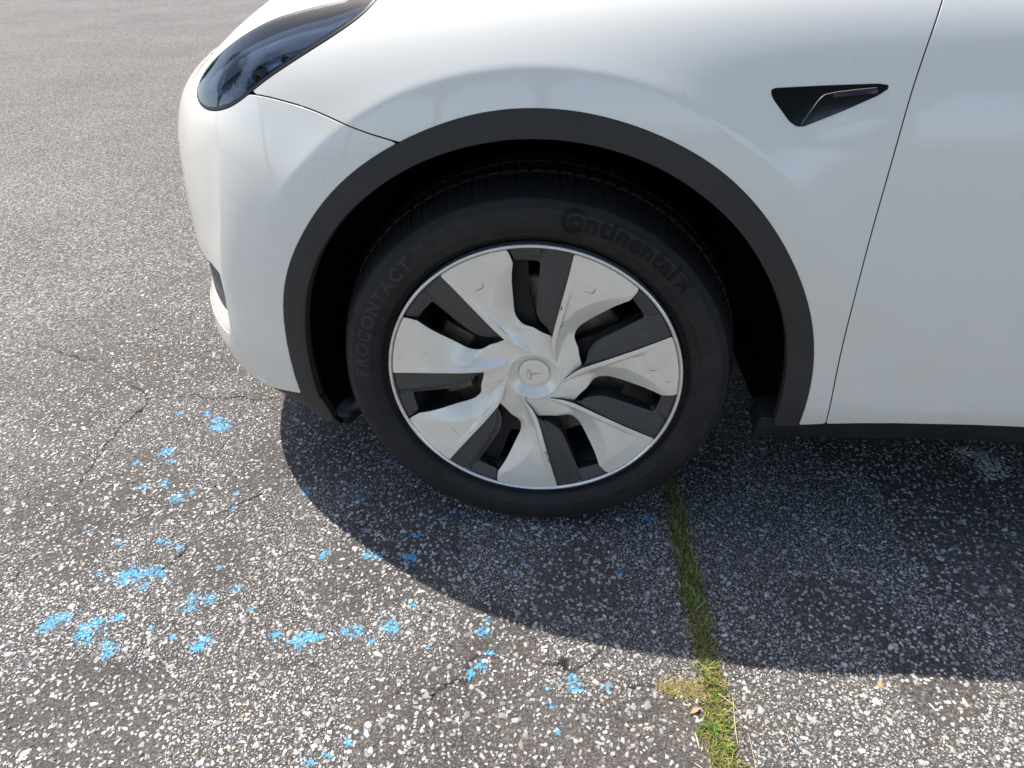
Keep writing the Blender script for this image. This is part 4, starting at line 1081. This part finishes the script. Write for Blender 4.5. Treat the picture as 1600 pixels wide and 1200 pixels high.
# only what a camera near the photographer's could see
keep = rng.random(len(x)) < covered(x, y)
dens = vn(x, y, 5.5, 11)*.6+vn(x, y, 21, 12)*.4
keep &= rng.random(len(x)) < np.clip(.66+dens*.62, 0, 1)
keep &= (crackd(x, y) > .0022)
sxx = np.abs(x-seam_x(y)-(vn(x*0, y, 30, 5)-.5)*.014); keep &= (sxx > .015) | (rng.random(len(x)) < .1)
bare = vn(x, y, 7, 31); keep &= ~((size < .0028) & (bare > .55))
x, y, size = x[keep], y[keep], np.clip(size[keep], .0014, .0085)
ns = len(x); print('stones', ns)
def zbase(x, y):
    z = ((vn(x, y, 3.1, 1)-.5)*.005+(vn(x, y, 14, 2)-.5)*.0024)
    tp = np.clip(np.hypot(x/.16, (y-.11)/.16)-1, 0, 1); return z*tp-.0012
K = 5
th = (np.arange(K)[None]+rng.random((ns, K))*.75-.3)*2*np.pi/K
rad = size[:, None]*(.72+.5*rng.random((ns, K)))
el = 1+.45*rng.random(ns); rot = rng.random(ns)*np.pi
px = rad*np.cos(th)*el[:, None]; py = rad*np.sin(th)/el[:, None]**.5
cx_ = px*np.cos(rot)[:, None]-py*np.sin(rot)[:, None]; cy_ = px*np.sin(rot)[:, None]+py*np.cos(rot)[:, None]
tx, ty = rng.normal(0, .13, ns), rng.normal(0, .13, ns)
hgt = np.minimum(.0006+size*.20*rng.random(ns), .0016)
z0 = zbase(x, y)+(vn(x, y, 90, 6)-.5)*.0014
Vt = np.zeros((ns, 2*K+1, 3))
Vt[:, 0] = np.c_[x, y, z0+hgt+size*.10]
Vt[:, 1:K+1, 0] = x[:, None]+cx_*.70; Vt[:, 1:K+1, 1] = y[:, None]+cy_*.70
Vt[:, 1:K+1, 2] = (z0+hgt)[:, None]+tx[:, None]*cx_+ty[:, None]*cy_+rng.normal(0, .00012, (ns, K))
Vt[:, K+1:, 0] = x[:, None]+cx_; Vt[:, K+1:, 1] = y[:, None]+cy_; Vt[:, K+1:, 2] = z0[:, None]-.0014
F_ = []
for k in range(K):
    q = (k+1) % K; F_.append((0, 1+k, 1+q))
F3 = np.array(F_); F4 = np.array([(1+k, K+1+k, K+1+(k+1) % K, 1+(k+1) % K) for k in range(K)])
base = (np.arange(ns)*(2*K+1))[:, None, None]
L3 = (F3[None]+base).reshape(ns, -1); L4 = (F4[None]+base).reshape(ns, -1)
loops = np.concatenate([L3, L4], 1).ravel(); sizes = np.tile(np.r_[np.full(K, 3), np.full(K, 4)], ns)
agg = fast_mesh('asphalt_stones', Vt.reshape(-1, 3), loops, sizes, MAT['stone'], 'stuff', 'pale crushed stones set in the asphalt surface', smooth=False)
t = rng.random(ns)
lum = np.where(t < .10, .08+.07*rng.random(ns), np.where(t < .46, .18+.12*rng.random(ns), np.where(t < .90, .30+.16*rng.random(ns), .46+.20*rng.random(ns))))
lum *= .84+.35*vn(x, y, 4, 21)
warm = rng.normal(0, .035, ns)
tone = np.c_[lum*(1.0+warm), lum*(.965+warm*.3), lum*(.915-warm)]
odd = rng.random(ns) < .006; tone[odd] *= np.array([1.1, .85, .55])
fattr(agg, 'tone', np.repeat(np.clip(tone, 0, 1), 2*K+1, axis=0), 'FLOAT_COLOR')
vx, vy = Vt[:, :, 0].ravel(), Vt[:, :, 1].ravel()
b1, w1 = blobs(vx, vy, BLUE), blobs(vx, vy, WHITE)
pk = np.repeat(np.where(rng.random(ns) < .72, 1.0, .0), 2*K+1); b1 = b1*pk; w1 = w1*1.0
fattr(agg, 'paint', np.maximum(b1, w1)); fattr(agg, 'white', (w1 > b1).astype(float))

# ---------------------------------------------------------------- grass in the expansion joint
def m_leaf(name):
    p = MB(name); a = p.attr('tone')
    p.set(Base_Color=a.outputs['Color'], Roughness=.55); p.b.inputs['Specular IOR Level'].default_value = .3
    tr = p.n('ShaderNodeBsdfTranslucent'); p.l(a.outputs['Color'], tr.inputs[0]); mx = p.n('ShaderNodeMixShader'); mx.inputs[0].default_value = .35
    p.l(p.b.outputs[0], mx.inputs[1]); p.l(tr.outputs[0], mx.inputs[2]); p.l(mx.outputs[0], p.out.inputs[0]); return p.m
MAT['leaf'] = m_leaf('grass_blade')
def blade_set(specs):
    """specs: x, y, z, heading, length, width, lean, curl, rgb -> arrays"""
    V, L, S_, T = [], [], [], []
    for (x, y, z, hd, ln, wd, lean, curl, rgb) in specs:
        dx, dy = math.cos(hd), math.sin(hd); o = len(V); px, pz = 0, 0; a = lean
        for k in range(4):
            t = k/3; ww = wd*(1-t**2)*(.7+.5*math.sin(math.pi*min(t+.15, 1)))
            X_, Y_ = x+dx*px, y+dy*px
            V.append((X_-dy*ww, Y_+dx*ww, z+pz)); V.append((X_+dy*ww, Y_-dx*ww, z+pz+ww*.4)); T += [rgb, rgb]
            px += math.sin(a)*ln/3; pz += math.cos(a)*ln/3; a += curl
            if z+pz < .001: pz = .001-z+random.random()*.002
        for k in range(3): L += [o+2*k, o+2*k+1, o+2*k+3, o+2*k+2]; S_.append(4)
    return V, L, S_, T
greens = [(.13,.19,.035),(.19,.24,.05),(.11,.17,.035),(.32,.34,.08),(.42,.40,.12),(.20,.28,.05)]
dry = [(.42,.33,.17),(.50,.42,.26),(.34,.24,.12),(.30,.18,.09)]
specs = []
wid = lambda y: np.interp(y, [-.62,-.45,-.40,-.33,-.27,-.18,-.05,.05,.12,.19], [.026,.026,.022,.017,.023,.018,.020,.018,.013,.007])
for k in range(7500):
    y_ = random.uniform(-.64, .20)
    if random.random() > .55+.6*float(vn(np.array([y_]), np.array([.3]), 26, 9)[0]): continue
    o_ = random.gauss(0, .50); x_ = float(seam_x(y_))+(float(vn(np.array([0.]), np.array([y_]), 30, 5)[0])-.5)*.014+o_*float(wid(y_))
    zb_ = float(vn(np.array([.7]), np.array([y_]), 19, 14)[0]); d_ = random.random() < (.06+.42*zb_+.25*abs(o_)*.7); c_ = random.choice(dry if d_ else greens); f_ = random.uniform(.7, 1.25)
    specs.append((x_, y_, -.004, random.uniform(0, 6.283), random.uniform(.008, .024)*(1.9 if random.random() < .035 else 1.0), random.uniform(.0006, .0013), random.uniform(.2, 1.25), random.uniform(.05, .55), tuple(q*f_ for q in c_)))
for k in range(620):            # withered creeping patch left of the joint
    a = random.random(); x_ = .225+.075*a+random.gauss(0, .004); y_ = -.343+random.gauss(0, .009*(.4+a)); c_ = random.choice(dry+greens[3:5]); f_ = random.uniform(.6, 1.1)
    specs.append((x_, y_, -.001, random.uniform(0, 6.283), random.uniform(.005, .012), random.uniform(.0007, .0015), random.uniform(.6, 1.4), random.uniform(0, .5), tuple(q*f_ for q in c_)))
V_, L_, S__, T_ = blade_set(specs)
g = fast_mesh('grass', V_, L_, S__, MAT['leaf'], 'stuff', 'short green and dry grass growing along the asphalt joint', smooth=True)
fattr(g, 'tone', np.array(T_), 'FLOAT_COLOR')
# moss and soil bed under it
V_, L_, S__, T_ = [], [], [], []
for k in range(4200):
    y_ = random.uniform(-.64, .20); x_ = float(seam_x(y_))+random.gauss(0, .42)*float(wid(y_)); r_ = random.uniform(.0012, .0028); o = len(V_); c_ = random.choice([(.07,.085,.018),(.11,.12,.025),(.06,.045,.028),(.10,.075,.04),(.16,.15,.05)])
    h_ = random.uniform(.000, .004)
    for q in range(5): a = 6.283*q/5+random.random(); V_.append((x_+r_*math.cos(a), y_+r_*math.sin(a), -.004+h_))
    V_.append((x_, y_, -.002+h_)); T_ += [c_]*6
    for q in range(5): L_ += [o+q, o+(q+1) % 5, o+5]; S__.append(3)
g2 = fast_mesh('moss', V_, L_, S__, MAT['leaf'], 'stuff', 'low moss and soil crumbs filling the asphalt joint', smooth=False); fattr(g2, 'tone', np.array(T_), 'FLOAT_COLOR')
# broad-leaved weeds, each its own plant
def weed(x, y, n, ln, label, cols, lean=(.5, 1.1)):
    sp = []
    for k in range(n):
        a = 6.283*k/n+random.uniform(-.4, .4); c_ = random.choice(cols); f_ = random.uniform(.85, 1.2)
        sp.append((x+random.gauss(0, .002), y+random.gauss(0, .002), .0, a, ln*random.uniform(.7, 1.15), ln*.115, random.uniform(*lean), random.uniform(.1, .4), tuple(q*f_ for q in c_)))
    V, L, S_, T = blade_set(sp)
    o = fast_mesh('weed', V, L, S_, MAT['leaf'], None, label); o['category'] = 'weed'; o['group'] = 'weeds in the asphalt joint'; fattr(o, 'tone', np.array(T), 'FLOAT_COLOR')
gg = [(.11,.22,.03),(.16,.28,.04),(.13,.24,.045)]
weed(.302, -.405, 11, .024, 'bright green broad-leaved weed in the sunlit joint', gg)
weed(.314, -.428, 9, .020, 'yellow-green weed just below the brightest tuft, in sun', [(.2,.27,.04),(.15,.24,.04)])
weed(.305, -.185, 10, .026, 'green broad-leaved weed in the shaded joint', gg)
weed(.296, -.160, 8, .020, 'smaller shaded weed above the broad-leaved one', gg)
weed(.307, -.330, 10, .018, 'leafy tuft where the joint comes out of the car shadow', [(.2,.28,.05),(.24,.27,.06)], (.3, .9))
# dead stems lying on the asphalt
def straw(pts, r, label, c=(.52, .45, .32)):
    v, f = tube([(a, b, float(zbase(np.array([a]), np.array([b]))[0])+.0022+c_) for a, b, c_ in pts], r, 5)
    o = mk('dry_stem', v, f, MAT.setdefault('straw', m_plain('dry_straw', c, .7))); tag(o, label, 'straw', 'dry grass stems on the asphalt'); return o
straw([(.338,-.352,.004),(.336,-.375,.003),(.334,-.400,.001),(.333,-.425,0)], .0007, 'long pale stem lying upright just right of the sunlit grass')
straw([(.316,-.348,.004),(.333,-.362,.006),(.350,-.384,.001)], .0006, 'pale stem slanting away right from the grass joint')
straw([(.352,-.405,.0),(.353,-.43,.001),(.353,-.47,0),(.354,-.50,0)], .0005, 'longest thin stem, on the asphalt right of the joint')
straw([(.272,-.412,.0),(.274,-.425,.002),(.276,-.438,0)], .0012, 'short thick straw left of the bright green weed')
straw([(.262,-.455,0),(.280,-.467,.001),(.292,-.48,0)], .0007, 'thin stem left of the grass near the bottom edge')
straw([(.276,-.128,.001),(.279,-.138,.004),(.280,-.147,0)], .0013, 'pale straw left of the grass in the car shadow', (.5, .5, .42))
straw([(.400,-.395,0),(.410,-.405,.001),(.412,-.42,0)], .0006, 'small bent stem on bare sunlit asphalt right of the joint')
def leaf(x, y, l, w_, a, c, label):
    V, F = [], []
    for k in range(6):
        t = k/5; ww = w_*math.sin(math.pi*min(max(t, .03), .97)); X0 = x+math.cos(a)*l*t; Y0 = y+math.sin(a)*l*t; h = .003+.003*math.sin(3*t)
        V += [(X0-math.sin(a)*ww, Y0+math.cos(a)*ww, h+.0015), (X0, Y0, h), (X0+math.sin(a)*ww, Y0-math.cos(a)*ww, h+.002)]
    for k in range(5):
        o = 3*k; F += [(o, o+1, o+4, o+3), (o+1, o+2, o+5, o+4)]
    V += [(v[0], v[1], v[2]-.0004) for v in V]; n0 = 18; F += [tuple(q+n0 for q in f_[::-1]) for f_ in F[:10]]
    o = mk('dead_leaf', V, F, m_plain('dead_leaf_brown', c, .7, noise=(150, tuple(q*.6 for q in c), .4, .7))); tag(o, label, 'leaf', 'dead leaves beside the joint')
leaf(.268, -.384, .020, .0042, .6, (.42, .27, .17), 'curled tan leaf against the left edge of the sunlit grass')
leaf(.240, -.487, .034, .011, .2, (.58, .47, .36), 'larger pinkish dry leaf at the bottom edge left of the grass')
leaf(-.262, -.500, .020, .008, .5, (.60, .50, .34), 'yellowish chip lying alone on the sunlit asphalt') if False else None

# ---------------------------------------------------------------- trees round the lot (they light and mirror in the car)
def tree_meshes(seed):
    rg = np.random.default_rng(seed)
    N_ = 5200; lobes = [(rg.normal(0, 1.5), rg.normal(0, 1.5), 5.2+rg.random()*4.2, 1.3+rg.random()*1.2) for _ in range(11)]
    V, L, S_ = [], [], []
    for k in range(N_):
        cx, cy, cz, r = lobes[k % 11]; d = rg.normal(0, 1, 3); d /= np.linalg.norm(d); q = r*(.55+.5*rg.random()); c = np.array([cx, cy, cz])+d*q*np.array([1.15, 1.15, .85])
        a = rg.normal(0, 1, 3); a /= np.linalg.norm(a); b = np.cross(a, rg.normal(0, 1, 3)); b /= np.linalg.norm(b); s = .10+.13*rg.random(); o = len(V)
        V += [c-a*s, c+b*s*.6, c+a*s, c-b*s*.6]; L += [o, o+1, o+2, o+3]; S_.append(4)
    return np.array(V), L, S_, lobes
MAT['crown'] = m_plain('tree_foliage', (.055, .095, .022), .6, noise=(1.3, (.10, .14, .035), .4, .6))
MAT['bark'] = m_plain('tree_bark', (.10, .075, .055), .9, bump=.5, bscale=30)
protos = []
def place_tree(k, x, y, sc_, rz, label):
    root = empty('leafy_tree', (x, y, 0)); root.rotation_euler = (0, 0, rz); root.scale = (sc_,)*3
    tag(root, label, 'tree', 'trees around the parking lot')
    if len(protos) <= k:
        V, L, S_, lobes = tree_meshes(40+k)
        cr = fast_mesh('crown', V, L, S_, MAT['crown'], smooth=False); 
        parts = [tube([(0, 0, -.1), (.05, .03, 1.6), (-.04, .05, 3.4), (0, 0, 5.6)], [.26, .19, .15, .08], 10)]
        for cx, cy, cz, r in lobes[:7]: parts.append(tube([(0, 0, 2.6+.3*r), (cx*.5, cy*.5, cz*.62), (cx, cy, cz)], [.10, .07, .03], 6))
        v, f = join(*parts); tk = mk('trunk', v, f, MAT['bark'])
        protos.append((cr, tk)); pair = (cr, tk)
    else:
        pair = tuple(o.copy() for o in protos[k])
        for o in pair: col.objects.link(o)
    for o in pair: o.parent = root
TR = [(-15, -6), (-14, -12), (-10, -15), (-5.5, -16.5), (-1.5, -15.5), (3, -17), (7.5, -15.5), (12, -14), (15.5, -9), (-18, 2), (-22, 30), (-14, 34), (-5, 33), (4, 35), (-30, 22)]
TL_ = ['ahead of the car on the camera side, nearest', 'ahead of the car, second along the camera side', 'front left corner behind the photographer', 'behind the photographer, left of centre', 'straight behind the photographer', 'behind the photographer, right of centre',
 'opposite the car doors', 'opposite the rear of the car', 'beyond the rear corner on the camera side', 'straight ahead of the bonnet, alone', 'across the lot on the far left', 'across the lot behind the bonnet', 'across the lot behind the windscreen', 'across the lot behind the rear doors', 'farthest tree, ahead of the car across the lot']
for i, (x, y) in enumerate(TR):
    place_tree(i % 3, x, y, .82+.25*random.random(), random.random()*6.28, 'leafy green tree '+TL_[i])
